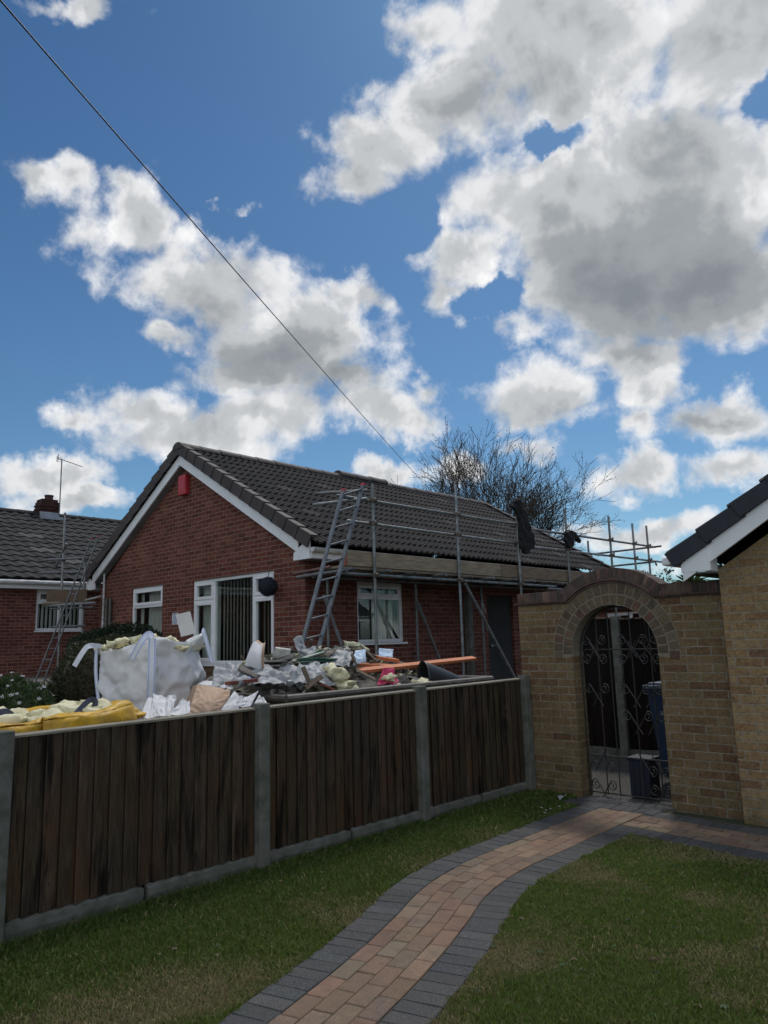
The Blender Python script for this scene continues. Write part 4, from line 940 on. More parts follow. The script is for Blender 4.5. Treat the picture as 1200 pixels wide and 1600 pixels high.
def bfence(x0, x1, y0, y1, ht, mat='fence_wood'):
    mb = MB(); n = int(math.hypot(x1-x0, y1-y0)/.10)
    for k in range(n):
        t0, t1 = k/n, (k+1)/n; a = Vector((x0+(x1-x0)*t0, y0+(y1-y0)*t0)); b_ = Vector((x0+(x1-x0)*t1, y0+(y1-y0)*t1)); mb.col = vary((.10, .09, .09), .25)
        mb.raw([(a.x, a.y-.012, .10), (b_.x, b_.y-.003, .10), (b_.x, b_.y+.01, .10), (a.x, a.y+.01, .10), (a.x, a.y-.012, ht), (b_.x, b_.y-.003, ht), (b_.x, b_.y+.01, ht), (a.x, a.y+.01, ht)], [(0, 3, 2, 1), (4, 5, 6, 7), (0, 1, 5, 4), (1, 2, 6, 5), (2, 3, 7, 6), (3, 0, 4, 7)])
    mb.build('panel', mat, rf)
    mb = MB(); mb.col = (2.2, 2.1, 2.0); mb.raw([(x0, y0-.03, ht), (x1, y1-.03, ht), (x1, y1+.03, ht), (x0, y0+.03, ht), (x0, y0-.03, ht+.02), (x1, y1-.03, ht+.02), (x1, y1+.03, ht+.02), (x0, y0+.03, ht+.02)], [(0, 3, 2, 1), (4, 5, 6, 7), (0, 1, 5, 4), (1, 2, 6, 5), (2, 3, 7, 6), (3, 0, 4, 7)]); mb.build('capping', mat, rf)
    mb = MB(); mb.raw([(x0, y0-.02, -.02), (x1, y1-.02, -.02), (x1, y1+.02, -.02), (x0, y0+.02, -.02), (x0, y0-.02, .10), (x1, y1-.02, .10), (x1, y1+.02, .10), (x0, y0+.02, .10)], [(0, 3, 2, 1), (4, 5, 6, 7), (0, 1, 5, 4), (1, 2, 6, 5), (2, 3, 7, 6), (3, 0, 4, 7)]); mb.build('gravel_board', 'concrete', rf)
bfence(-6.25, -4.73, 9.62, 9.47, 1.80); bfence(-4.62, -2.40, 9.47, 10.2, 1.78)
mb = MB(); mb.box(-4.73, -4.62, 9.40, 9.52, -.02, 1.83); mb.build('post', 'concrete', rf, bevel=.008)
fh = thing('distant_house', (-12, 24, 0), 'far house with a white framed window glimpsed above the dark fence through the arch', 'house')
mb = MB(); wall(mb, 'y', 24, -20, -8.2, -.03, 2.5, [(-12.2, -10.4, 1.3, 2.3)], 1); mb.poly([(-8.2, 24, -.03), (-8.2, 30, -.03), (-8.2, 30, 2.5), (-8.2, 24, 2.5)]); mb.build('wall', 'red_brick', fh)
mb = MB(); mb.raw([(-20.3, 23.7, 2.45), (-7.9, 23.7, 2.45), (-9.8, 27, 2.9), (-18.4, 27, 2.9), (-20.3, 30.3, 2.45), (-7.9, 30.3, 2.45)], [(0, 1, 2, 3), (1, 5, 2), (5, 4, 3, 2), (4, 0, 3)]); mb.build('roof', 'roof_tile_dark', fh, solid=.08)
window(fh, 'y', 24, 1, -12.2, -10.4, 1.3, 2.3, [(-12.2, -11.3, [1.95], [1, 1]), (-11.3, -10.4, [], [0])])

# ------------------------------------------------------------------ scaffolding along the side of the bungalow
sc = thing('scaffolding', (-7.9, 8, .45), 'long grey tube scaffolding with timber toe boards along the bungalow side', 'scaffolding')
TR = .0245
def tube(p0, p1, parent, name='tube', r=TR, tone=None):
    mb = MB(); mb.col = tone or vary((1, 1, 1), .25, .04); mb.tube(p0, p1, r, n=12)
    o = mb.build(name, 'tube', parent, smooth='auto')
    return o
def coupler(p, parent, ax='y'):
    mb = MB(); x, y, z = p; mb.tube((x, y, z-.028), (x, y, z+.028), .037, n=10)
    if ax == 'y': mb.tube((x+.035, y-.03, z), (x+.035, y+.03, z), .037, n=10)
    else: mb.tube((x-.03, y+.035, z), (x+.03, y+.035, z), .037, n=10)
    mb.obox((x+.05, y+.035, z+.03), (.03, .016, .05)); mb.obox((x-.02, y-.045, z), (.02, .04, .03))
    mb.build('coupler', 'coupler', parent)
OX, IX = -7.70, -8.42
outer = [(7.93, 3.95), (9.99, 4.22), (11.85, 4.16), (13.68, 4.20), (15.62, 4.23), (16.82, 4.18), (17.60, 4.20)]
for y, zt in outer:
    st = tube((OX, y, .43), (OX, y, zt), sc, 'standard')
    for z in (2.55, 3.34, 3.69): coupler((OX, y, z), st)
    mb = MB(); mb.box(OX-.08, OX+.08, y-.08, y+.08, .42, .44); mb.build('base_plate', 'coupler', st)
for y in (7.63, 9.68, 11.58, 13.5, 15.5): tube((IX, y, .43), (IX, y, 2.66), sc, 'standard', tone=(.75, .75, .75))
tube((OX-.05, 7.2, 2.56), (OX-.05, 13.2, 2.56), sc, 'ledger'); tube((OX-.05, 12.9, 2.51), (OX-.05, 18.2, 2.51), sc, 'ledger')
tube((IX+.05, 7.3, 2.56), (IX+.05, 18.0, 2.56), sc, 'ledger', tone=(.7, .7, .7))
for y in (7.35, 8.05, 8.7, 9.4, 10.1, 10.75, 11.4, 12.0, 12.7, 13.3, 13.9, 14.7, 15.4, 16.1, 16.9, 17.6): tube((-8.62, y, 2.61), (OX+.13+random.uniform(0, .09), y, 2.61), sc, 'transom', tone=vary((.7, .68, .66), .3))
tube(aty(464, 902, 7.02), (-7.45, 7.12, 2.57), sc, 'transom', tone=(.7, .68, .65)); o = tube(aty(459, 897, 7.10), (-7.9, 7.22, 2.66), sc, 'transom', tone=(.85, .42, .36)); o['label'] = 'red painted tube end under the deck'
tube((OX-.05, 7.22, 3.69), (OX-.05, 12.1, 3.70), sc, 'guard_rail'); tube((OX-.09, 11.7, 3.66), (OX-.09, 18.25, 3.72), sc, 'guard_rail')
tube((OX-.05, 7.42, 3.335), (OX-.05, 12.0, 3.335), sc, 'guard_rail'); tube((OX-.09, 11.8, 3.31), (OX-.09, 18.8, 3.36), sc, 'guard_rail')
for z, x0, x1 in ((3.63, -9.55, -7.35), (3.27, -9.2, -7.5)): tube((x0, 17.55, z), (x1, 17.55, z+.02), sc, 'guard_rail', tone=(.6, .6, .6))
tube((-9.3, 17.6, .43), (-9.3, 17.6, 4.0), sc, 'standard', tone=(.6, .6, .6))
# tubes across the top of the ladder bay
tube((-8.02, 7.06, 3.74), (-7.55, 7.66, 3.79), sc, 'guard_rail', tone=(.7, .7, .7)); tube((-8.0, 6.98, 3.56), (-7.65, 7.75, 3.69), sc, 'guard_rail')
# braces
tube(atx(727, 912, OX+.06), atx(806, 1062, OX+.06), sc, 'brace'); tube(atx(652, 940, IX+.12), atx(695, 1052, IX+.12), sc, 'brace', tone=(.8, .8, .8))
tube(atx(506, 930, IX+.2), atx(535, 1012, IX+.2), sc, 'brace', tone=(1.1, 1.1, 1.1))
for k, (y0, y1) in enumerate(((7.32, 11.0), (11.02, 14.9), (14.92, 18.0))):
    for j in range(4):
        mb = MB(); mb.col = vary((.9, .88, .85), .15); x = -8.60+j*.212; mb.box(x, x+.195, y0+random.uniform(-.04, .04), y1, 2.638, 2.675); mb.build('deck_board', 'old_board', sc, bevel=.003)
for (y0, y1, c) in ((7.38, 11.30, (1.05, 1.0, .92)), (11.31, 14.6, (.72, .62, .55)), (14.62, 17.9, (.72, .62, .55))):
    mb = MB(); mb.col = c; mb.box(OX-.085, OX-.047, y0, y1, 2.68, 2.905); o = mb.build('toe_board', 'old_board', sc, bevel=.003)
mb = MB(); mb.col = (1.3, .45, .35); mb.box(OX-.087, OX-.044, 7.376, 7.41, 2.682, 2.903); mb.build('board_end_band', 'old_board', sc)

def ladder(name, a0, a1, b0, b1, label, n, sr=.014, w_=(.028, .062), rail_tilt=None, feet=True):
    """a: left rail foot/top, b: right rail foot/top"""
    a0, a1, b0, b1 = map(Vector, (a0, a1, b0, b1)); t = thing(name, tuple((a0+b0)/2), label, 'ladder')
    for p, q in ((a0, a1), (b0, b1)):
        d = (q-p); zax = d.normalized(); side = (b0-a0).normalized(); yax = zax.cross(side).normalized(); xax = yax.cross(zax)
        m = Matrix((xax, yax, zax)).transposed().to_4x4(); m.translation = p
        mb = MB(); L = d.length
        mb.box(-w_[0]/2, w_[0]/2, -w_[1]/2, w_[1]/2, 0, L, m); r_ = mb.build('rail', 'alu', t, bevel=.003)
        mb = MB(); mb.box(-w_[0]*.65, w_[0]*.65, -w_[1]*.6, w_[1]*.6, -.03, .04, m); mb.build('foot', 'black_plastic', r_)
        mb = MB(); mb.box(-w_[0]*.6, w_[0]*.6, -w_[1]*.55, w_[1]*.55, L-.02, L+.015, m); mb.build('end_cap', 'alarm_red', r_)
    for k in range(n):
        f = (k+.7)/n; mb = MB(); mb.tube(a0.lerp(a1, f), b0.lerp(b1, f), sr, n=8); mb.build('rung', 'alu', t, smooth='auto')
    return t
# right ladder: foot rests on the ground by the heap
aT, bT = atx(536, 766, -7.52), atx(567, 757, -7.52); aM, bM = atx(473, 1003, -7.30), atx(500, 1006, -7.30)
def down(t, m, z): return t+(m-t)*((t.z-z)/(t.z-m.z))
ladder('ladder', down(aT, aM, .45), aT, down(bT, bM, .45), bT, 'aluminium ladder leaning on the near end of the long scaffold by the bungalow corner', 13)

# ------------------------------------------------------------------ small scaffold in the gap between the bungalows
s2 = thing('scaffolding', (-15.7, 6.8, .85), 'small tube scaffold with one short brown board, between the two red brick bungalows', 'scaffolding')
V = Vector
P1, P2 = (-15.72, 6.68), (-15.40, 7.02)
for (x, y), zt in ((P1, 4.48), (P2, 3.52)):
    st = tube((x, y, .8), (x, y, zt), s2, 'standard'); 
    for z in (2.52, 3.45): coupler((x, y, z), st)
tube((-16.15, 6.5, 3.49), (-15.0, 6.9, 3.45), s2, 'guard_rail'); tube((-16.3, 6.42, 3.22), (-15.15, 6.95, 3.17), s2, 'guard_rail', tone=(.7, .7, .7))
tube((-16.0, 6.45, 2.50), (-15.0, 7.1, 2.52), s2, 'ledger'); tube((-15.95, 6.55, 2.44), (-15.15, 7.12, 2.44), s2, 'ledger', tone=(.7, .7, .7)); tube((-15.95, 6.62, 2.06), (-15.3, 7.05, 2.06), s2, 'ledger', tone=(.6, .6, .6))
tube((-15.9, 6.6, 3.3), (-15.62, 6.7, 3.8), s2, 'brace', tone=(.7, .7, .7)); tube((-15.5, 6.95, 2.56), (-15.02, 7.22, 2.66), s2, 'transom', tone=(1.6, 1.5, 1.4))
mb = MB(); mb.col = (.42, .33, .28); m_ = Matrix.Translation((-15.62, 6.76, 2.70)) @ Matrix.Rotation(R(45), 4, 'Z'); mb.box(-.42, .42, -.02, .02, -.12, .12, m_); mb.build('toe_board', 'old_board', s2)
mb = MB(); mb.col = (.6, .55, .5); m_ = Matrix.Translation((-15.62, 6.83, 2.545)) @ Matrix.Rotation(R(42), 4, 'Z'); mb.box(-.55, .55, -.1, .1, -.02, .02, m_); mb.build('deck_board', 'old_board', s2)
from mathutils import Vector as VV
def dpt(u, v, dep):
    d = ray(u, v); f = CAM_M @ Vector((0, 0, -1)); return Vector((0, 0, 1.6))+d*(dep/d.dot(f))
aT, bT = dpt(143, 842, 15.4), dpt(154, 838, 15.4); aM, bM = dpt(58, 1058, 14.9), dpt(69, 1063, 14.9)
ladder('ladder', down(aT, aM, .8), aT, down(bT, bM, .8), bT, 'slim aluminium ladder leaning on the small scaffold in front of the left bungalow window', 14, sr=.011, w_=(.022, .045))

# black clothing on the scaffold
def blobcloth(name, pts, radii, label, cat, flat=.5, seed=0, mat='black_cloth', fl=(1, 0, 0), nseg=16, k=.25):
    """a hanging cloth body following a spine of points with flattened, folded cross sections"""
    mb = MB(); pts = [Vector(p) for p in pts]; n0 = 0; L = len(pts)
    for i, p in enumerate(pts):
        d = (pts[min(i+1, L-1)]-pts[max(0, i-1)]).normalized(); a = (Vector(fl)-d*d.dot(Vector(fl))).normalized(); b_ = d.cross(a)
        for j in range(nseg):
            t = 2*math.pi*j/nseg; fo = 1+k*math.sin(t*4+seed+i*.35)*.6+k*nz(math.cos(t)*2, math.sin(t)*2, i*.5, seed=seed)
            mb.v.append(tuple(p+(b_*math.cos(t)*radii[i]+a*math.sin(t)*radii[i]*flat)*fo))
    for i in range(L-1):
        for j in range(nseg): j2 = (j+1) % nseg; mb.f.append([i*nseg+j, i*nseg+j2, (i+1)*nseg+j2, (i+1)*nseg+j]); mb.c.append((1, 1, 1))
    mb.f.append(list(range(nseg))[::-1]); mb.c.append((1, 1, 1)); mb.f.append([(L-1)*nseg+j for j in range(nseg)]); mb.c.append((1, 1, 1))
    o = mb.build(name, mat, None, smooth=True); md = o.modifiers.new('sub', 'SUBSURF'); md.levels = md.render_levels = 1
    return tag(o, label, cat)
jx = OX+.10
def garment(name, outline, x, label, cat, th=.035, seed=0):
    """a hung garment: its own outline, thickness and folds, standing a little off the pole"""
    P = [atx(785+u/8.889, 770+v/8.889, x) for u, v in outline]; bm = bmesh.new()
    f_ = [bm.verts.new(p+Vector((th, 0, 0))) for p in P]; k_ = [bm.verts.new(p-Vector((th, 0, 0))) for p in P]; n = len(P)
    bm.faces.new(f_); bm.faces.new(k_[::-1])
    for i in range(n): bm.faces.new((f_[i], k_[i], k_[(i+1) % n], f_[(i+1) % n]))
    bmesh.ops.recalc_face_normals(bm, faces=bm.faces); me = bpy.data.meshes.new(name); bm.to_mesh(me); bm.free(); me.materials.append(M['black_cloth'])
    o = bpy.data.objects.new(name, me); C.objects.link(o); md = o.modifiers.new('r', 'REMESH'); md.mode = 'VOXEL'; md.voxel_size = .014; md.use_smooth_shade = True
    tx = bpy.data.textures.new('folds', 'CLOUDS'); tx.noise_scale = .11; tx.noise_depth = 2; md = o.modifiers.new('d', 'DISPLACE'); md.texture = tx; md.strength = .075; md.mid_level = .5; md.texture_coords = 'GLOBAL'
    return tag(o, label, cat)
garment('jacket', [(205, 75), (235, 80), (268, 150), (284, 215), (330, 320), (370, 430), (405, 560), (440, 700), (440, 760), (365, 800), (350, 842), (310, 845), (285, 790), (258, 770), (245, 600), (235, 400), (205, 300), (150, 230), (118, 185), (160, 110)], jx, 'long black garment draped over the scaffold top rail before the bare trees', 'jacket')
garment('cloth', [(860, 560), (900, 530), (960, 528), (1000, 550), (1040, 600), (1088, 668), (1062, 692), (1032, 680), (1018, 640), (990, 650), (958, 690), (982, 735), (960, 770), (915, 760), (895, 740), (880, 690), (845, 660), (868, 615)], jx-.02, 'small black cloth bundled round a scaffold pole beside the arch', 'cloth', .045)

# ------------------------------------------------------------------ things by the gable: hanging ball
tb = thing('topiary_ball', (-9.35, 7.1, 2.46), 'round dark artificial topiary ball hanging beside the large white window', 'topiary ball')
mb = MB(); bc = Vector((-9.33, 7.20, 2.47)); lump(mb, bc, .145, .05, sub=3)
for k in range(700):
    d = Vector((random.gauss(0, 1), random.gauss(0, 1), random.gauss(0, 1))).normalized(); p = bc+d*.148; t = d.orthogonal().normalized(); t = (Matrix.Rotation(random.uniform(0, 6.28), 3, d) @ t); s_ = d.cross(t)
    mb.poly([p-t*.014, p+s_*.006+d*.006, p+t*.014+d*.014, p-s_*.006+d*.006])
mb.build('foliage', 'ball', tb)
mb = MB(); mb.path([bc+Vector((0, 0, .14)), bc+Vector((0, .02, .25)), Vector((-9.33, GY-.16, 2.80)), Vector((-9.33, GY, 2.80))], .006, 6); mb.build('hook', 'iron', tb)

# ------------------------------------------------------------------ plants
def leaves(name, mat_col, n, fn, size, parent, up=.3, seed=0, aspect=.45):
    """n leaf-shaped quads; fn(rng) -> (points, outward normals)"""
    r2 = np.random.default_rng(seed); P, N = fn(r2, n)
    n = len(P); d = N+r2.normal(0, .75, (n, 3)); d[:, 2] += up; d /= np.linalg.norm(d, axis=1)[:, None]
    t = np.cross(d, r2.normal(0, 1, (n, 3))); t /= np.linalg.norm(t, axis=1)[:, None]; s_ = size*(.6+.8*r2.random(n))[:, None]
    V = np.stack([P, P+d*s_*.5+t*s_*aspect*.5, P+d*s_, P+d*s_*.5-t*s_*aspect*.5], 1).astype(np.float32)
    me = bpy.data.meshes.new(name); me.vertices.add(n*4); me.vertices.foreach_set('co', V.ravel()); me.loops.add(n*4); me.loops.foreach_set('vertex_index', np.arange(n*4, dtype=np.int32))
    me.polygons.add(n); me.polygons.foreach_set('loop_start', (np.arange(n)*4).astype(np.int32)); me.polygons.foreach_set('loop_total', np.full(n, 4, np.int32))
    mc = np.array(mat_col); c = mc[r2.integers(0, len(mc), n)]*(.7+.6*r2.random(n))[:, None]
    col = np.ones((n, 4, 4), np.float32); col[:, :, :3] = c[:, None, :]
    a_ = me.color_attributes.new('Col', 'FLOAT_COLOR', 'CORNER'); a_.data.foreach_set('color', col.ravel()); me.materials.append(M['leaf']); me.update()
    o = bpy.data.objects.new(name, me); C.objects.link(o)
    if parent is not None: o.parent = parent; o.matrix_parent_inverse = Matrix.Translation(-parent.location)
    return o
def shell(c, r, k=.18, seed=0, zmin=-.9, depth=.25):
    c = np.array(c); r = np.array(r)
    def fn(r2, n):
        d = r2.normal(0, 1, (n, 3)); d /= np.linalg.norm(d, axis=1)[:, None]; d = d[d[:, 2] > zmin]
        from mathutils import noise
        b_ = np.array([noise.noise(Vector(q*2.2+seed*3.1)) for q in d])+.5*np.array([noise.noise(Vector(q*6+seed)) for q in d])
        rr = (1+k*b_)*(1-depth*r2.random(len(d))**2)
        return c+d*r*rr[:, None], d
    return fn
bush = thing('conifer_bush', (-9.1, 4.55, .5), 'dark green dome-shaped conifer bush behind the white builder bag', 'bush')
mb = MB(); lump(mb, (-9.1, 4.62, 1.02), .62, .10, seed=3, sub=3, sq=(1.05, 1.1, 1.0)); mb.build('core', 'bark', bush, smooth=True)
leaves('foliage', [(.030, .045, .012), (.022, .035, .012), (.05, .055, .016), (.065, .060, .02)], 30000, shell((-9.1, 4.62, 1.02), (.72, .80, .72), .16, 4), .045, bush, up=.4, seed=4, aspect=.35)
hd = thing('hedge', (-12.3, 6.6, .7), 'low dark green hedge in front of the bungalow, behind the white builder bag', 'hedge')
leaves('foliage', [(.016, .035, .014), (.012, .028, .012), (.03, .05, .018)], 26000, shell((-13.0, 6.55, 1.35), (1.8, .5, .62), .2, 9), .05, hd, seed=9)
mb = MB(); lump(mb, (-13.0, 6.55, 1.3), 1, .08, seed=3, sub=3, sq=(1.6, .42, .5)); mb.build('core', 'bark', hd, smooth=True)
fb = thing('flowering_shrub', (-8.6, 3.15, .5), 'low green shrub with small white flowers at the left edge', 'shrub')
leaves('foliage', [(.045, .085, .020), (.06, .11, .03), (.03, .06, .018)], 26000, shell((-8.75, 3.05, .78), (.75, .62, .50), .22, 12), .05, fb, seed=12, aspect=.3)
mb = MB(); lump(mb, (-8.75, 3.05, .75), .5, .08, seed=3, sub=3, sq=(1.2, 1.0, .75)); mb.build('core', 'bark', fb, smooth=True)
fn = shell((-8.75, 3.05, .80), (.80, .67, .53), .22, 12, zmin=-.1, depth=.03); Pn, Nn = fn(np.random.default_rng(3), 110)
mb = MB()
for p, d in zip(Pn, Nn):
    p = Vector(p); d = (Vector(d)+Vector((.4, -.4, .5))).normalized(); t = d.orthogonal().normalized(); s_ = d.cross(t); r_ = random.uniform(.018, .032); m_ = 6
    for k in range(m_):
        a = 2*math.pi*k/m_; u_ = t*math.cos(a)+s_*math.sin(a); w2 = t*math.cos(a+.5)+s_*math.sin(a+.5); mb.poly([p, p+u_*r_*.8+d*.004, p+(u_+w2)*r_*.5+d*.008, p+w2*r_*.8+d*.004])
tag(mb.build('blossom', 'paper', fb), kind='stuff')
yc = thing('spiky_plant', (-4.3, 11.1, 0), 'spiky green cordyline showing just above the wall coping near the right house', 'plant')
mb = MB(); mb.path([(-4.28, 11.1, 0), (-4.3, 11.12, 1.2), (-4.27, 11.1, 2.28)], [.05, .04, .035], 8); mb.build('stem', 'bark', yc)
mb = MB()
for k in range(90):
    a = random.uniform(0, 6.28); e = random.uniform(-.2, 1.4); L_ = random.uniform(.24, .34); b_ = Vector((-4.28, 11.1, 2.27)); d = Vector((math.cos(a)*math.cos(e), math.sin(a)*math.cos(e), math.sin(e))); s_ = d.cross(Vector((0, 0, 1))).normalized()*.011
    mb.col = vary((.075, .12, .03), .3); q = b_+d*L_*.6; t_ = b_+d*L_+Vector((0, 0, -.05)); mb.poly([b_-s_, b_+s_, q+s_*.9, t_, q-s_*.9])
mb.build('leaves', 'leaf', yc)
tw = thing('shrub', (-4.2, 9.8, 0), 'thin leafy stems poking above the right shoulder of the brick arch', 'shrub')
mb = MB(); tips = []
for k in range(11):
    a = Vector((-4.15+random.uniform(-.1, .1), 9.9+random.uniform(-.1, .1), 0)); e = dpt(random.uniform(985, 1052), random.uniform(885, 912), random.uniform(9.5, 10.3)); m_ = a.lerp(e, .6)+Vector((random.uniform(-.06, .06), random.uniform(-.06, .06), .2)); mb.path([a, m_, e], [.008, .005, .002], 5); tips += [m_.lerp(e, t) for t in (.4, .55, .7, .8, .9, 1)]
mb.build('stem', 'bark', tw)
tp_ = np.array([tuple(t) for t in tips])
leaves('foliage', [(.04, .07, .02), (.03, .055, .015)], 260, lambda r2, n: (tp_[r2.integers(0, len(tp_), n)]+r2.normal(0, .03, (n, 3)), r2.normal(0, 1, (n, 3))), .06, tw, seed=6)

# bare spring trees behind the roof
def tree(x, y, h, spread, seed, label, lean=(0, 0), forks=4, budc=((.05, .055, .025), (.035, .04, .02)), gy0=.6, first=.45, r0=.16):
    rr = random.Random(seed); t = thing('bare_tree', (x, y, gy0), label, 'tree', 'budding trees behind the bungalow roof'); mb = MB(); br_ = MB(); bud = []
    def grow(p, d, L, r, lvl, m):
        pts = [p]; rad = [r]; n = 5 if lvl < 3 else 4; q = p.copy(); dd = d.copy()
        for k in range(n):
            dd = (dd+Vector((rr.gauss(0, .13), rr.gauss(0, .13), rr.gauss(0, .08)+(.05 if lvl else 0)))).normalized(); q = q+dd*(L/n); pts.append(q.copy()); rad.append(max(.0068, r*(1-.50*(k+1)/n)))
            if lvl >= 1 and lvl < 5 and k >= 1 and rr.random() < (.74 if lvl < 4 else .42):
                az_ = rr.uniform(0, 6.28); o_ = dd.orthogonal().normalized(); o_ = Matrix.Rotation(az_, 3, dd) @ o_; nd = (dd*.72+o_*spread*rr.uniform(.5, 1.0)+Vector((0, 0, .12))).normalized()
                grow(q.copy(), nd, L*rr.uniform(.5, .75), rad[-1]*.70, lvl+1, m)
            if lvl >= 3: bud.append(q.copy()+Vector((rr.gauss(0, .04), rr.gauss(0, .04), rr.gauss(0, .04))))
        m.path(pts, rad, 7 if lvl < 2 else (5 if lvl < 4 else 4))
        if lvl < 5:
            for _ in range(2 if lvl else forks):
                az_ = rr.uniform(0, 6.28); o_ = dd.orthogonal().normalized(); o_ = Matrix.Rotation(az_, 3, dd) @ o_
                grow(q.copy(), (dd+o_*spread*rr.uniform(.35, .9)).normalized(), L*rr.uniform(.62, .85), rad[-1]*.8, lvl+1, br_)
    grow(Vector((x, y, gy0-.1)), Vector((lean[0], lean[1], 1)).normalized(), h*first, r0, 0, mb)
    mb.build('trunk', 'bark', t, smooth=True); br_.build('branches', 'bark', t)
    B = np.array([tuple(b_) for b_ in bud])
    leaves('buds', budc, min(3600, len(B)), lambda r2, n: (B[r2.integers(0, len(B), n)]+r2.normal(0, .05, (n, 3)), r2.normal(0, 1, (n, 3))), .07, t, seed=seed, aspect=.5)
    return t
tree(-16.6, 25.1, 7.0, .95, 11, 'bare budding tree with the widest spreading limbs, right behind the black garment', lean=(.02, .0), first=.40, r0=.17)
tree(-18.2, 24.5, 7.3, .66, 23, 'bare budding tree with dense upright shoots, just left of the wide spreading one', first=.40, forks=6, r0=.14)
tree(-20.4, 23.2, 6.1, .6, 31, 'smallest bare budding tree, leftmost above the roof ridge, beside the overhead cable', first=.38, forks=6, r0=.11)

# overhead cable
pa = ray(10, 0)*6.2+Vector((0, 0, 1.6)); pb = ray(655, 745)*30+Vector((0, 0, 1.6))
far = pb+(pb-pa).normalized()*6; near = pa-(pb-pa).normalized()*6; pts = []
for k in range(61):
    t = k/60; p = near.lerp(far, t); p.z -= 4*.12*t*(1-t); pts.append(p)
mb = MB(); mb.path(pts, .0085, 6); tag(mb.build('overhead_cable', 'cable'), 'thin black telephone cable running diagonally across the sky to the trees', 'cable')

# ------------------------------------------------------------------ skip and heap of rubble behind the fence
sk = thing('skip', (-5.95, 5.55, .45), 'dark steel skip full of building rubble, standing behind the timber fence', 'skip')
sx0, sx1, sy0, sy1, sz = -6.9, -5.0, 4.05, 7.0, 1.135
mb = MB(); th = .012; b0, b1, c0, c1 = sx0+.18, sx1-.12, sy0+.55, sy1-.55
o_ = [(sx0, sy0, sz), (sx1, sy0, sz), (sx1, sy1, sz), (sx0, sy1, sz)]; i_ = [(b0, c0, .46), (b1, c0, .46), (b1, c1, .46), (b0, c1, .46)]
mb.poly(i_[::-1])
for k in range(4): k2 = (k+1) % 4; mb.poly([i_[k], i_[k2], o_[k2], o_[k]])
mb.build('body', 'skip_steel', sk, solid=.012)
mb = MB()
for k in range(4): k2 = (k+1) % 4; mb.tube(o_[k], o_[k2], .032, n=8)
mb.build('rim', 'skip_steel', sk)
for x in (sx0-.03, sx1+.03):
    for y in (sy0+.6, sy1-.6): mb = MB(); mb.tube((x-.05, y, .95), (x+.05, y, .95), .035, n=12); mb.build('lifting_pin', 'skip_steel', sk, smooth='auto')
HT = [(3.7, .95), (4.05, 1.16), (4.4, 1.42), (4.9, 1.50), (5.45, 1.52), (5.8, 1.45), (6.1, 1.34), (6.5, 1.22), (6.8, 1.10), (7.1, 1.0)]
def hz(x, y):
    if y <= HT[0][0]: p = HT[0][1]
    elif y >= HT[-1][0]: p = HT[-1][1]
    else:
        for (a, za), (b_, zb) in zip(HT, HT[1:]):
            if a <= y <= b_: p = za+(zb-za)*(y-a)/(b_-a)
    t = (x+5.75)/.72 if x > -5.75 else (x+5.75)/1.3
    return 1.06+(p-1.06)*(max(0, 1-t)**1.15 if t > 0 else max(0, 1-t*t)**.8) if p > 1.06 else p-.1*min(1, t*t)
mb = MB(); mb.grid(lambda a, b_: (lambda x, y: (x, y, hz(x, y)-.03+.06*nz(x*6, y*6, seed=4)+.03*nz(x*17, y*17, seed=6)))(sx0+.03+a*(sx1-sx0-.06), sy0+.03+b_*(sy1-sy0-.06)), 70, 110)
tag(mb.build('rubble', 'heap'), kind='stuff')
# low spoil beside the skip, under the sacks
def hz2(x, y): return max(.47, .47+.60*math.exp(-((x+5.6)/.75)**2-((y-3.72)/.42)**2))
mb = MB(); mb.grid(lambda a, b_: (lambda x, y: (x, y, hz2(x, y)+.05*nz(x*6, y*6, seed=14)))(-6.9+a*2.1, 2.9+b_*1.35), 50, 40)
tag(mb.build('spoil', 'heap'), kind='stuff')

def mesh_of(name, mat, fn, bevel=0, smooth=False):
    mb = MB(); fn(mb); o = mb.build(name, mat, None, bevel=bevel, smooth=smooth); return o
KINDS = [
 ('rubble_chunk', 'rubble_grey', lambda m: lump(m, (0, 0, 0), .05, .7, 3, 2, (1.2, .9, .6)), 'grey lump of broken mortar in the rubble heap on the skip', 'rubble', 'grey lumps in the rubble heap', 95, 0),
 ('plaster_chunk', 'rubble_white', lambda m: lump(m, (0, 0, 0), .045, .8, 8, 2, (1.1, .9, .45)), 'off-white scrap of plaster in the rubble heap on the skip', 'rubble', 'off-white scraps in the rubble heap', 120, 0),
 ('foam_chunk', 'foam_dirty', lambda m: lump(m, (0, 0, 0), .055, .9, 5, 2, (1.3, .8, .4)), 'dirty yellow scrap of insulation foam in the rubble heap on the skip', 'insulation', 'foam scraps in the rubble heap', 44, 0),
 ('slate_piece', 'slate', lambda m: m.box(-.10, .10, -.07, .07, -.006, .006), 'dark broken slate in the rubble heap on the skip', 'slate', 'broken slates in the rubble heap', 60, 0),
 ('timber_offcut', 'stick', lambda m: m.box(-.16, .16, -.018, .018, -.011, .011), 'brown timber offcut in the rubble heap on the skip', 'timber', 'timber offcuts in the rubble heap', 60, 0),
 ('brick_piece', 'rubble_red', lambda m: lump(m, (0, 0, 0), .045, .35, 2, 2, (1.4, .8, .6)), 'red piece of broken brick in the rubble heap on the skip', 'brick', 'red brick pieces in the rubble heap', 20, 0),
 ('plastic_strip', 'black_plastic', lambda m: m.path([(-.16, 0, 0), (-.06, .03, .02), (.05, -.02, .03), (.17, .02, 0)], .008, 6), 'black strip of plastic in the rubble heap on the skip', 'plastic', 'black strips in the rubble heap', 16, 0)]
rd = random.Random(5)
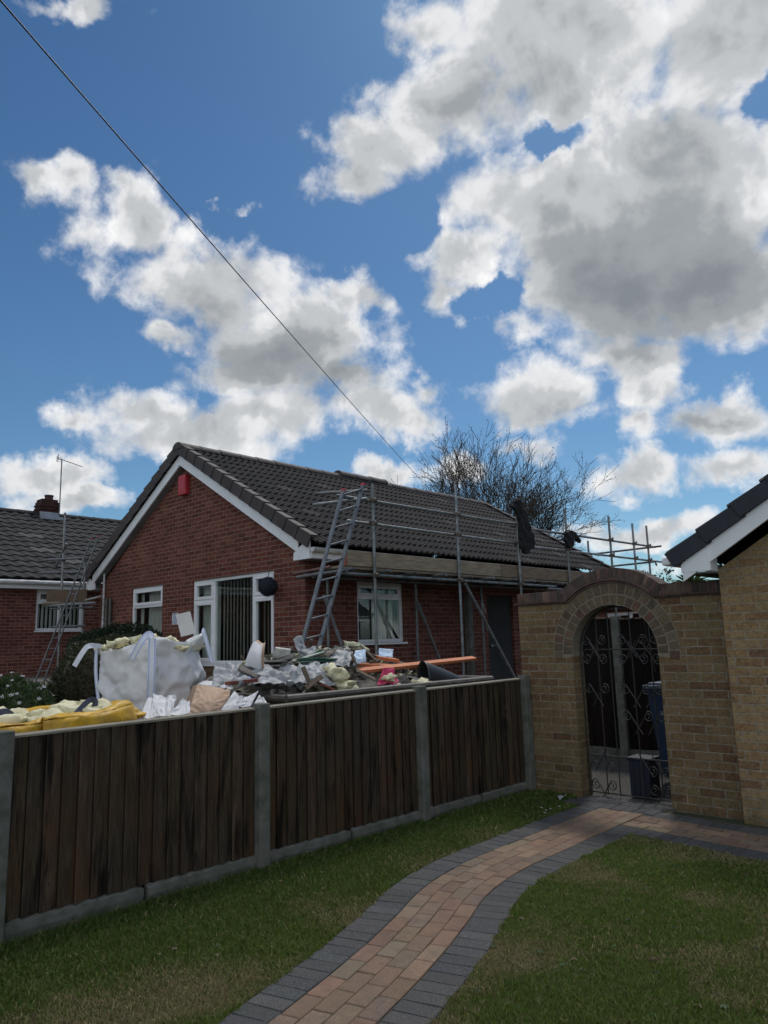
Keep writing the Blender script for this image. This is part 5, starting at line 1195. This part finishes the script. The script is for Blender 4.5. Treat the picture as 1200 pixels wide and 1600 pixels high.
for name, mat, fn, lab, cat, grp, cnt, bv in KINDS:
    src = mesh_of(name, mat, fn, bevel=.003 if 'piece' in name or 'timber' in name else 0, smooth=False)
    for k in range(cnt):
        o = src if k == 0 else src.copy()
        if k: C.objects.link(o)
        y = rd.uniform(4.12, 6.85); x = rd.uniform(-6.1, -5.06) if rd.random() < .85 else rd.uniform(-6.7, -6.1)
        s_ = rd.uniform(.35, 1.0)
        o.location = (x, y, hz(x, y)+rd.uniform(-.015, .03)*s_); o.scale = (s_*rd.uniform(.7, 1.3), s_, s_*rd.uniform(.8, 1.2))
        o.rotation_euler = (rd.gauss(0, .5), rd.gauss(0, .5), rd.uniform(0, 6.28)); tag(o, lab, cat, grp)

def sheet(name, mat, P00, P10, P11, P01, label, cat, amp=.05, n=34, seed=0, sc_=4.5, ridge_=True, solid=.002, bow=0, group=None, smooth=True):
    """crumpled sheet spanned by four corners"""
    A, B_, C_, D_ = map(Vector, (P00, P10, P11, P01)); nrm = (B_-A).cross(D_-A).normalized()
    if nrm.z < 0: nrm = -nrm
    def f(a, b_):
        p = A*(1-a)*(1-b_)+B_*a*(1-b_)+C_*a*b_+D_*(1-a)*b_
        h = 0
        for o_, w_ in ((1, 1), (2.1, .45), (4.3, .2), (9, .08)):
            v = nz(p.x*sc_*o_, p.y*sc_*o_, p.z*sc_*o_, seed=seed+o_); h += w_*((1-2.2*abs(v)) if ridge_ else v)
        q = p+nrm*(amp*(h-.6 if ridge_ else h)+bow*4*a*(1-a))
        return q+Vector((nz(p.y*9, p.z*9, seed=seed+3), nz(p.x*9, p.z*9, seed=seed+4), 0))*amp*.5
    mb = MB(); mb.grid(f, n, n); return tag(mb.build(name, mat, None, smooth=smooth, solid=solid), label, cat, group)
a_ = atx
sheet('plastic_sheet', 'polythene', a_(345, 1074, -5.25), a_(470, 1075, -5.20), a_(500, 1036, -5.55), a_(415, 1042, -5.55), 'crumpled translucent white polythene sheet across the front of the rubble heap', 'plastic sheet', .055, 40, 1)
sheet('plastic_sheet', 'polythene', a_(440, 1072, -5.15), a_(522, 1078, -5.12), a_(524, 1040, -5.42), a_(468, 1036, -5.50), 'bunched end of clear polythene at mid heap, left of the foam lumps', 'plastic sheet', .06, 36, 2)
sheet('plastic_sheet', 'polythene', a_(505, 1043, -5.45), a_(547, 1040, -5.45), a_(552, 1020, -5.6), a_(525, 1018, -5.7), 'pale sheet of plastic below the green strips on top of the rubble heap', 'plastic sheet', .035, 24, 3)
sheet('plastic_sheet', 'polythene', a_(330, 1078, -5.3), a_(388, 1068, -5.3), a_(372, 1038, -5.7), a_(335, 1043, -5.7), 'clear plastic sheet lying between the white builder bag and the dark roof tile', 'plastic sheet', .045, 30, 4)
sheet('plastic_bag', 'polythene', a_(456, 1001, -5.8), a_(470, 998, -5.78), a_(480, 1022, -5.7), a_(464, 1022, -5.7), 'wisp of white plastic bag standing up at the foot of the right ladder', 'plastic bag', .035, 22, 5, bow=.03)
sheet('plastic_bag', 'polythene', a_(466, 1018, -5.75), a_(492, 1012, -5.78), a_(496, 1024, -5.7), a_(470, 1026, -5.65), 'small white plastic bag lying beside the ladder foot on top of the heap', 'plastic bag', .035, 20, 6)
sheet('cloth_scrap', 'blue_cloth', a_(590, 1027, -5.6), a_(612, 1028, -5.6), a_(614, 1016, -5.68), a_(592, 1014, -5.68), 'pale blue cloth scrap on top of the heap behind the orange planks', 'cloth', .02, 16, 7)
sheet('cloth_scrap', 'blue_cloth', a_(553, 1040, -5.4), a_(572, 1036, -5.4), a_(568, 1018, -5.5), a_(555, 1018, -5.5), 'pale blue tangled rag left of the orange planks', 'cloth', .04, 18, 8)
sheet('pink_cloth', 'pink_cloth', a_(590, 1072, -5.12), a_(622, 1068, -5.12), a_(614, 1048, -5.30), a_(600, 1047, -5.30), 'crumpled bright pink cloth at the front of the rubble heap', 'cloth', .05, 24, 9)
for (u, v, r_, sd_, lb) in ((523, 1052, .085, 1, 'upper one of the two pale yellow foam lumps right of the polythene sheet'), (530, 1070, .09, 2, 'lower one of the two pale yellow foam lumps right of the polythene sheet'), (655, 1072, .075, 3, 'pale foam lump lying against the black plastic tub, just above the fence post'), (606, 1060, .05, 4, 'small foam lump beside the pink cloth')):
    mb = MB(); lump(mb, a_(u, v, -5.18), r_, .9, sd_, 3, (1.2, .9, .7)); tag(mb.build('foam_lump', 'foam', None, smooth=True), lb, 'insulation foam')
mb = MB(); lump(mb, a_(555, 1010, -5.75), .09, .35, 9, 3, (1.5, .8, .5), (0, .3, .5)); tag(mb.build('plaster_slab', 'foam_dirty', None, smooth=True), 'rounded cream slab on the very top of the rubble heap', 'rubble')
mb = MB(); p = a_(441, 1021, -5.7); mb.obox(p, (.15, .09, .10), (.1, .15, .8)); tag(mb.build('white_block', 'rubble_white', None, bevel=.006), 'small white block on the pile of dark slates, left of the right ladder', 'block')
for k in range(9):
    mb = MB(); p = a_(430+random.uniform(-14, 22), 1030+k*3.2, -5.62); mb.obox(p, (.26, .18, .012), (random.gauss(0, .12), random.gauss(0, .12), random.uniform(.3, 1.3))); tag(mb.build('stacked_slate', 'slate', None, bevel=.002), 'dark slate in the stack under the small white block', 'slate', 'slates stacked on the heap')
for k in range(11):
    t = k/10; a0 = a_(462+random.uniform(-6, 8), 1032+random.uniform(-4, 6), -5.65+.02*k); b0_ = a_(505+random.uniform(-10, 28), 1012+t*22+random.uniform(-3, 3), -5.62+.01*k)
    d = (b0_-a0); q = d.to_track_quat('X', 'Z').to_matrix().to_4x4(); q.translation = (a0+b0_)/2
    mb = MB(); mb.box(-d.length/2, d.length/2, -.016, .016, -.003, .003, q @ Matrix.Rotation(random.uniform(-.6, .6), 4, 'X')); tag(mb.build('strip', 'green_plastic' if k % 3 != 2 else 'slate', None, bevel=.001), 'dark green flat strip in the bundle on top of the heap' if k % 3 != 2 else 'black flat strip among the dark green strips on the heap', 'strip', 'green strips bundled on the heap' if k % 3 != 2 else 'black strips in the green bundle')
def plank(p0, p1, w_, h, mat, label, name='plank', cat='plank', roll=0, group=None):
    p0, p1 = Vector(p0), Vector(p1); d = p1-p0; q = d.to_track_quat('X', 'Z').to_matrix().to_4x4(); q.translation = (p0+p1)/2; q = q @ Matrix.Rotation(roll, 4, 'X')
    mb = MB(); mb.box(-d.length/2, d.length/2, -w_/2, w_/2, -h/2, h/2, q); return tag(mb.build(name, mat, None, bevel=.002), label, cat, group)
plank(a_(562, 1048, -5.35), a_(741, 1028.5, -5.60), .075, .032, 'orange_timber', 'long orange timber plank sticking out to the right from the rubble heap', roll=.35)
plank(a_(556, 1038, -5.5), a_(650, 1042, -5.5), .09, .03, 'orange_timber', 'second orange plank half buried just behind the long one', roll=.2)
plank(a_(588, 1027, -5.6), a_(620, 1032, -5.55), .10, .035, 'orange_timber', 'short orange timber offcut on top of the heap below the pale blue cloth', roll=.2)
plank(a_(355, 1068, -5.12), a_(400, 1063, -5.2), .05, .03, 'rubble_red', 'red-brown timber at the left end of the heap beside the plastic bottle')
plank(a_(496, 1066, -5.1), a_(522, 1078, -5.06), .025, .02, 'rubble_red', 'reddish stick at the front rim of the heap')
for (u0, v0, u1, v1, x, lb) in ((563, 1009, 590, 1034, -5.55, 'grey board leaning upright on top of the heap'), (549, 1022, 566, 1052, -5.42, 'dark weathered batten leaning left of the orange planks'), (557, 1047, 586, 1062, -5.2, 'short brown batten slanting down below the orange planks'), (473, 1042, 484, 1068, -5.12, 'thin dark stick standing in front of the polythene sheet'), (478, 1075, 503, 1056, -5.08, 'flat grey wood end poking up beside the thin dark stick'), (620, 1034, 640, 1040, -5.6, 'dark bent batten to the right of the short orange offcut')):
    plank(a_(u0, v0, x), a_(u1, v1, x+.04), .05, .012, 'stick', lb, 'batten', 'batten', roll=.7)
# black roof tile with rolls
mb = MB(); A, B_, C_, D_ = a_(371, 1047, -5.35), a_(402, 1062, -5.25), a_(418, 1050, -5.45), a_(386, 1033, -5.6)
def tf(a, b_): 
    p = A*(1-a)*(1-b_)+B_*a*(1-b_)+C_*a*b_+D_*(1-a)*b_; return p+Vector((.3, -.3, .9))*.018*math.sin(b_*math.pi*2.5)
mb.grid(tf, 6, 20); tag(mb.build('roof_tile', 'slate', None, smooth=True, solid=.014), 'large dark roof tile lying at the left end of the heap below the big window', 'roof tile')
# curled pale sheet
mb = MB()
def cf(a, b_):
    p = a_(397+4*a, 1042, -5.5).lerp(a_(407, 1003, -5.6), b_); w_ = .10*(1-.3*b_); return p+Vector((.7, .7, 0))*(a-.5)*w_*1.4+Vector((.7, -.7, .0))*.09*math.sin(b_*2.8)*(.6+.4*a)+Vector((0, 0, .015*math.sin(a*6)))
mb.grid(cf, 10, 24); tag(mb.build('curled_sheet', 'cardboard', None, smooth=True, solid=.003), 'curled pale sheet of card standing up in front of the big window', 'card sheet')
mb = MB(); mb.grid(lambda a, b_: cf(a, b_)+Vector((.03, -.05, -.01)), 10, 24); tag(mb.build('curled_sheet', 'paper', None, smooth=True, solid=.003), 'white backing paper curling in front of the pale card sheet', 'paper sheet')
# plastic bottle
bt = thing('plastic_bottle', tuple(a_(374, 1064, -5.2)), 'crushed clear plastic bottle lying at the left end of the heap', 'bottle')
p0, p1 = a_(366, 1069, -5.15), a_(388, 1061, -5.22); mb = MB(); mb.path([p0, p0.lerp(p1, .1), p0.lerp(p1, .4), p0.lerp(p1, .5), p0.lerp(p1, .75), p0.lerp(p1, .92), p1], [.03, .045, .044, .036, .044, .018, .016], 12); mb.build('body', 'polythene', bt, smooth=True)
mb = MB(); mb.tube(p1, p1+(p1-p0).normalized()*.015, .018, n=12); mb.build('cap', 'bag_edge', bt)
# black half-round tub / damp proof roll on the right
mb = MB(); q0, q1 = a_(661, 1064, -5.28), a_(735, 1071, -5.16)
def tb_(a, b_):
    t = math.pi*(1.12*a-.06); r_ = .17*(1-b_)**.55+.02; c = q0.lerp(q1, b_)
    return c+Vector((-.62*math.cos(t)*r_, .35*math.cos(t)*r_*.6, math.sin(t)*r_*.95-.02+.05*(1-b_)))
mb.grid(tb_, 18, 20); o = tag(mb.build('black_sheet', 'black_plastic', None, smooth=True, solid=.006), 'arched black rubber sheet tapering to the right at the end of the heap', 'rubber sheet')
mb = MB(); q2, q3 = a_(640, 1053, -5.25), a_(700, 1076, -5.10); mb.grid(lambda a, b_: q2.lerp(q3, b_)+Vector((.09*(a-.5)*1.5, .12*(a-.5), -.10*abs(a-.35)-.02+.03*math.sin(b_*3))), 10, 16); tag(mb.build('black_sheet', 'black_plastic', None, smooth=True, solid=.006), 'flat black rubber flap in front of the arched one, beside the pink cloth', 'rubber sheet')
lb = a_(728, 1069, -4.98); sheet('wrapper', 'polythene', lb+Vector((-.07, -.12, -.01)), lb+Vector((.03, -.12, -.03)), lb+Vector((.03, .14, 0)), lb+Vector((-.07, .14, .02)), 'small pale wrapper by the top edge of the fence, right of the black sheet', 'wrapper', .02, 14, 10)

# ------------------------------------------------------------------ white builder's bag
bb = thing('builder_bag', (-6.1, 3.45, .5), 'big white woven builder bag overflowing with pale yellow foam, behind the fence', 'builder bag')
cA, cL, cR = dpt(241, 1000, 6.2).xy, dpt(157, 1010, 6.6).xy, dpt(319, 992, 6.65).xy
cB = cL+cR-cA
def bagpt(t, h):
    """t 0..4 round the four sides from the near corner; h 0 bottom..1 top"""
    cs = [cA, cR, cB, cL, cA]; k = int(min(3.999, t)); f = t-k; p = cs[k].lerp(cs[k+1], f); c = (cL+cR)/2
    out_ = (p-c); r_ = 1+.11*math.sin(math.pi*f)*(.6+.5*math.sin(math.pi*min(1, h*1.15)))
    r_ *= max(.80, 1.0-.9*max(0, .72-h)**1.4)
    p = c+out_*r_
    top = 1.665-.05*math.sin(math.pi*f)+.015*math.sin(t*9)+(.0 if k in (0, 3) else -.02); top += -.07*max(0, 1-abs(t-3.0)*1.1)+.03*max(0, 1-abs(t-1.0))
    z = .46+(top-.46)*h
    cr = .034*(1-2.4*abs(nz(t*2.2, h*5.0, seed=2)))+.020*(1-2.4*abs(nz(t*5, h*11, seed=5)))+.008*(1-2.4*abs(nz(t*12, h*22, seed=8)))+.02*math.exp(-((h-.62-.05*math.sin(t*3))/.025)**2)*-1
    n_ = out_.normalized(); return Vector((p.x+n_.x*(cr-.02), p.y+n_.y*(cr-.02), z))
mb = MB(); mb.grid(lambda a, b_: bagpt(a*4, b_), 120, 60); mb.build('bag', 'bag_white', bb, smooth=True, solid=.003)
mb = MB(); mb.grid(lambda a, b_: bagpt(a*4, 1)+Vector((0, 0, 0))+(Vector((-6.0, 3.4, 1.5))-bagpt(a*4, 1))*b_*.12+Vector((0, 0, .02*math.sin(b_*3))), 80, 4); mb.build('hem', 'bag_white', bb, smooth=True)
def strap(pts, w_, parent, name='strap', mat='bag_strap', edge=True, wdir=(0, 0, 1)):
    pts = [Vector(p) for p in pts]; P = []
    for i in range(len(pts)-1):
        p0, p1, p2, p3 = pts[max(0, i-1)], pts[i], pts[i+1], pts[min(len(pts)-1, i+2)]
        for k in range(8): t = k/8; P.append(.5*((2*p1)+(-p0+p2)*t+(2*p0-5*p1+4*p2-p3)*t*t+(-p0+3*p1-3*p2+p3)*t**3))
    P.append(pts[-1]); view = Vector((.686, -.728, .05)); vs = []
    def ribbon(m, off0, off1, lift):
        b0 = len(m.v)
        for i, p in enumerate(P):
            d = (P[min(i+1, len(P)-1)]-P[max(0, i-1)]).normalized(); s_ = d.cross(view).normalized()
            for o_ in (off0, off1): m.v.append(tuple(p+s_*o_+view*lift))
        for i in range(len(P)-1): m.f.append([b0+2*i, b0+2*i+1, b0+2*i+3, b0+2*i+2]); m.c.append((1, 1, 1))
    m1 = MB(); ribbon(m1, -w_/2, w_/2, 0); o = m1.build(name, mat, parent, smooth=False, solid=.0015)
    if edge:
        m2 = MB(); ribbon(m2, -w_*.42, -w_*.30, .004); ribbon(m2, w_*.30, w_*.42, .004); m2.build('edging', 'bag_edge', o, smooth=True)
    return o
fr_ = Vector((.03, -.035, 0))
strap([bagpt(.0, h)+fr_ for h in (1.0, .9, .75, .6, .45, .3, .1)], .065, bb)
tpz = bagpt(0, 1)+fr_
strap([tpz+Vector((0, 0, .0)), dpt(232, 991, 6.25), dpt(220, 1004, 6.2), dpt(206, 1030, 6.2)], .055, bb)
strap([bagpt(3.02, 1), dpt(140, 1009, 6.45), dpt(130, 1018, 6.42), dpt(116, 1041, 6.4)], .045, bb, edge=False)
strap([bagpt(1.0, .98)+Vector((.02, 0, .0)), dpt(317, 984, 6.35), dpt(322, 1000, 6.3), dpt(331, 1034, 6.28)], .035, bb)
strap([bagpt(3.0, h)+Vector((-.01, -.03, 0)) for h in (.98, .8, .6, .4, .2)], .03, bb)
mb = MB(); c = dpt(290, 975, 6.5); m_ = Matrix.Translation(c) @ Matrix.Rotation(R(43), 4, 'Z') @ Matrix.Rotation(R(-12), 4, 'Y') @ Matrix.Rotation(R(12), 4, 'X'); mb.box(-.065, .065, -.002, .002, -.10, .10, m_); dl = mb.build('document_pocket', 'paper', bb)
rd = random.Random(9)
src = None
for k in range(22):
    t = rd.random()**1.2; u = 156+ t*150; v = 1008-14*math.sin(t*math.pi)*1.0+rd.uniform(-2, 8); dep = rd.uniform(6.35, 6.75)
    mb = MB(); lump(mb, dpt(u, v, dep)-Vector((0, 0, .02)), rd.uniform(.03, .055), .8, k, 2, (1.2, .9, .65), (0, 0, rd.uniform(0, 3)))
    tag(mb.build('foam_piece', 'foam', None, smooth=True), 'pale yellow foam piece heaped in the top of the white builder bag', 'insulation foam', 'foam pieces in the white bag')
mb = MB(); mb.grid(lambda a, b_: Vector((*(cL.lerp(cA, a)*(1-b_)+cB.lerp(cR, a)*b_), 1.55)), 4, 4); tag(mb.build('foam_filling', 'foam'), kind='stuff')

# ------------------------------------------------------------------ yellow bag
yb_ = thing('yellow_bag', (-5.4, 2.3, .5), 'sagging open yellow builder bag with dark straps, at the left behind the fence', 'builder bag')
yc0, yr = Vector((-5.32, 1.97)), (.50, .72)
def yp(t, h):
    a = 2*math.pi*t; ca_, sa_ = math.cos(a), math.sin(a); q = (abs(ca_)**4+abs(sa_)**4)**-.25
    x, y = yc0.x+yr[0]*ca_*q, yc0.y+yr[1]*sa_*q; b_ = 1+.06*math.sin(math.pi*h)+.06*nz(t*9, h*3, seed=3)+.03*(1-2.4*abs(nz(t*24, h*7, seed=5)))
    x = yc0.x+(x-yc0.x)*b_; y = yc0.y+(y-yc0.y)*b_
    top = 1.135+.03*math.sin(a*2+.8)+.03*nz(t*8, 0, seed=7)+.045*math.exp(-((y-2.65)/.25)**2)
    return Vector((x, y, .46+(top-.46)*h+.0))
mb = MB(); mb.grid(lambda a, b_: yp(a, b_), 110, 24); mb.build('bag', 'yellow_bag', yb_, smooth=True, solid=.004)
# rolled floppy lip
mb = MB(); mb.grid(lambda a, b_: yp(a, 1)+(Vector((yc0.x, yc0.y, 1.1))-yp(a, 1))*(.0+.16*b_)+Vector((0, 0, .05*math.sin(b_*math.pi)-.06*b_+.03*nz(a*26, b_*3, seed=8)+.012*(1-2.4*abs(nz(a*60, b_*5, seed=9))))), 110, 8); mb.build('lip', 'yellow_bag', yb_, smooth=True, solid=.004)
q0 = dpt(158, 1119, 5.15)
mb = MB(); lump(mb, q0+Vector((-.12, .05, -.04)), .23, .34, 4, 5, (1.0, .98, .40), (0, 0, .2)); mb.build('flap', 'yellow_bag', yb_, smooth=True)
strap([dpt(112, 1134, 4.95), dpt(114, 1122, 4.98), dpt(125, 1108, 5.05), dpt(140, 1094, 5.1), dpt(149, 1096, 5.12), dpt(145, 1108, 5.1), dpt(138, 1112, 5.1)], .038, yb_, mat='navy_strap', edge=False)
strap([dpt(-6, 1116, 4.75), dpt(8, 1113, 4.75), dpt(18, 1120, 4.75), dpt(16, 1128, 4.72)], .05, yb_, mat='navy_strap', edge=False)
for k in range(24):
    t = rd.random(); mb = MB(); c = Vector((rd.uniform(-5.62, -5.08), rd.uniform(1.75, 2.55), 1.09+rd.uniform(0, .08))); lump(mb, c, rd.uniform(.06, .125), .8, k+40, 3, (1.3, .9, .55), (rd.uniform(-.3, .3), 0, rd.uniform(0, 3)))
    tag(mb.build('foam_piece', 'foam', None, smooth=True), 'pale yellow foam piece in the sagging yellow bag', 'insulation foam', 'foam pieces in the yellow bag')
mb = MB(); mb.grid(lambda a, b_: Vector((-5.72+a*.8, 1.45+b_*1.3, 1.05+.03*nz(a*8, b_*8, seed=2))), 14, 20); tag(mb.build('foam_filling', 'foam', None, smooth=True), kind='stuff')
blobcloth('dark_sack', [dpt(128, 1110, 5.9), dpt(145, 1106, 5.9), dpt(165, 1107, 5.9), dpt(180, 1112, 5.9)], [.05, .09, .09, .04], 'dark sack lying between the yellow bag and the white builder bag', 'sack', .6, 3, mat='navy_strap', fl=(0, 0, 1))

# ------------------------------------------------------------------ brown paper sack and white sheets by the fence
D_ = dpt
sk2 = thing('paper_sack', tuple(D_(330, 1095, 6.0)), 'open brown paper sack with creased folded end, lying between the white bag and the heap', 'paper sack')
mb = MB()
pA, pB, pC, pD = D_(295, 1116, 5.75), D_(356, 1112, 5.85), D_(360, 1078, 6.1), D_(309, 1069, 6.05)
pm = D_(322, 1098, 5.72)
def sackf(a, b_):
    p = pA*(1-a)*(1-b_)+pB*a*(1-b_)+pC*a*b_+pD*(1-a)*b_; bul = .05*math.sin(math.pi*a)*math.sin(math.pi*b_)
    cz = .012*(1-2*abs(nz(a*5, b_*5, seed=3)))+.018*(1-abs(a-.55-.2*b_)*6 if abs(a-.55-.2*b_) < .16 else 0)
    return p+Vector((.68, -.73, .1))*(bul+cz)
mb.grid(sackf, 26, 26); mb.build('front', 'cardboard', sk2, solid=.004)
mb = MB(); pE = D_(348, 1074, 6.25); 
pF = D_(384, 1072, 6.3); pG = D_(375, 1080, 6.0)
mb.grid(lambda a, b_: (pD*(1-a)+pC*a)*(1-b_)+(D_(318, 1064, 6.4)*(1-a)+pF*a)*b_+Vector((0, 0, .03*math.sin(a*3.1)*math.sin(b_*3.1))), 12, 8); mb.build('top', 'paper', sk2, smooth=True, solid=.004)
mb = MB(); mb.grid(lambda a, b_: pA.lerp(pD, b_)+(D_(285, 1112, 6.3).lerp(D_(300, 1072, 6.5), b_)-pA.lerp(pD, b_))*a, 6, 8); mb.build('side', 'cardboard', sk2, solid=.004)
def tri(name, pts, mat, label, amp=.012, fold=0): 
    A, B_, C_ = [Vector(p) for p in pts[:3]]; D4 = Vector(pts[3]) if len(pts) > 3 else C_
    mb = MB(); mb.grid(lambda a, b_: A*(1-a)*(1-b_)+B_*a*(1-b_)+D4*a*b_+C_*(1-a)*b_+Vector((.6, -.6, .5))*(amp*(1-2*abs(nz(a*3, b_*3, seed=len(label))))+fold*(abs(a-.5)*2-1)), 16, 16)
    return tag(mb.build(name, mat, None, solid=.003), label, 'paper sheet')
tri('paper_sheet', (D_(342, 1116, 5.6), D_(372, 1112, 5.62), D_(366, 1080, 5.9), D_(380, 1088, 5.8)), 'paper', 'tall folded white sheet just right of the brown paper sack', fold=.04)
tri('paper_sheet', (D_(372, 1104, 5.65), D_(392, 1104, 5.66), D_(381, 1090, 5.8), D_(404, 1080, 5.85)), 'paper', 'white sheet with a pointed corner, next to the fence post', fold=.02)
tri('paper_sheet', (D_(396, 1103, 5.66), D_(420, 1104, 5.66), D_(405, 1086, 5.8), D_(412, 1090, 5.8)), 'paper', 'smallest white sheet, directly above the middle fence post', fold=.02)
tri('paper_sheet', (D_(218, 1122, 5.35), D_(244, 1121, 5.4), D_(232, 1090, 5.7), D_(242, 1086, 5.75)), 'paper', 'upright pointed white sheet in front of the strap of the white builder bag', fold=.03)
tri('paper_sheet', (D_(240, 1120, 5.45), D_(270, 1118, 5.5), D_(240, 1086, 5.78), D_(276, 1088, 5.8)), 'paper', 'creased translucent white sheet between the two upright ones below the white bag', amp=.03, fold=.03)
tri('paper_sheet', (D_(262, 1117, 5.45), D_(297, 1115, 5.5), D_(286, 1092, 5.7), D_(297, 1096, 5.7)), 'paper', 'white sheet leaning against the left side of the brown paper sack', fold=.03)
# scraps by the gate
mb = MB(); mb.grid(lambda a, b_: Vector((-4.03+.05*a, 6.62+.13*b_-.03*a, .04+.012*math.sin(a*5+b_*4))), 5, 8); tag(mb.build('litter', 'polythene', None, smooth=True, solid=.001), 'small pale scrap of litter on the grass by the foot of the arch wall', 'litter')
mb = MB()
for (u, v) in ((851, 1270), (860, 1264), (846, 1262), (874, 1260), (853, 1266), (838, 1240)):
    p = Vector((0, 0, 1.6))+ray(u, v)*(-(1.6-.055)/ray(u, v).z)
    for k in range(7): a = 2*math.pi*k/7; mb.poly([p, p+Vector((math.cos(a), math.sin(a), .2))*.010, p+Vector((math.cos(a+.5), math.sin(a+.5), .25))*.013, p+Vector((math.cos(a+.9), math.sin(a+.9), .2))*.010])
tag(mb.build('daisies', 'paper'), kind='stuff')
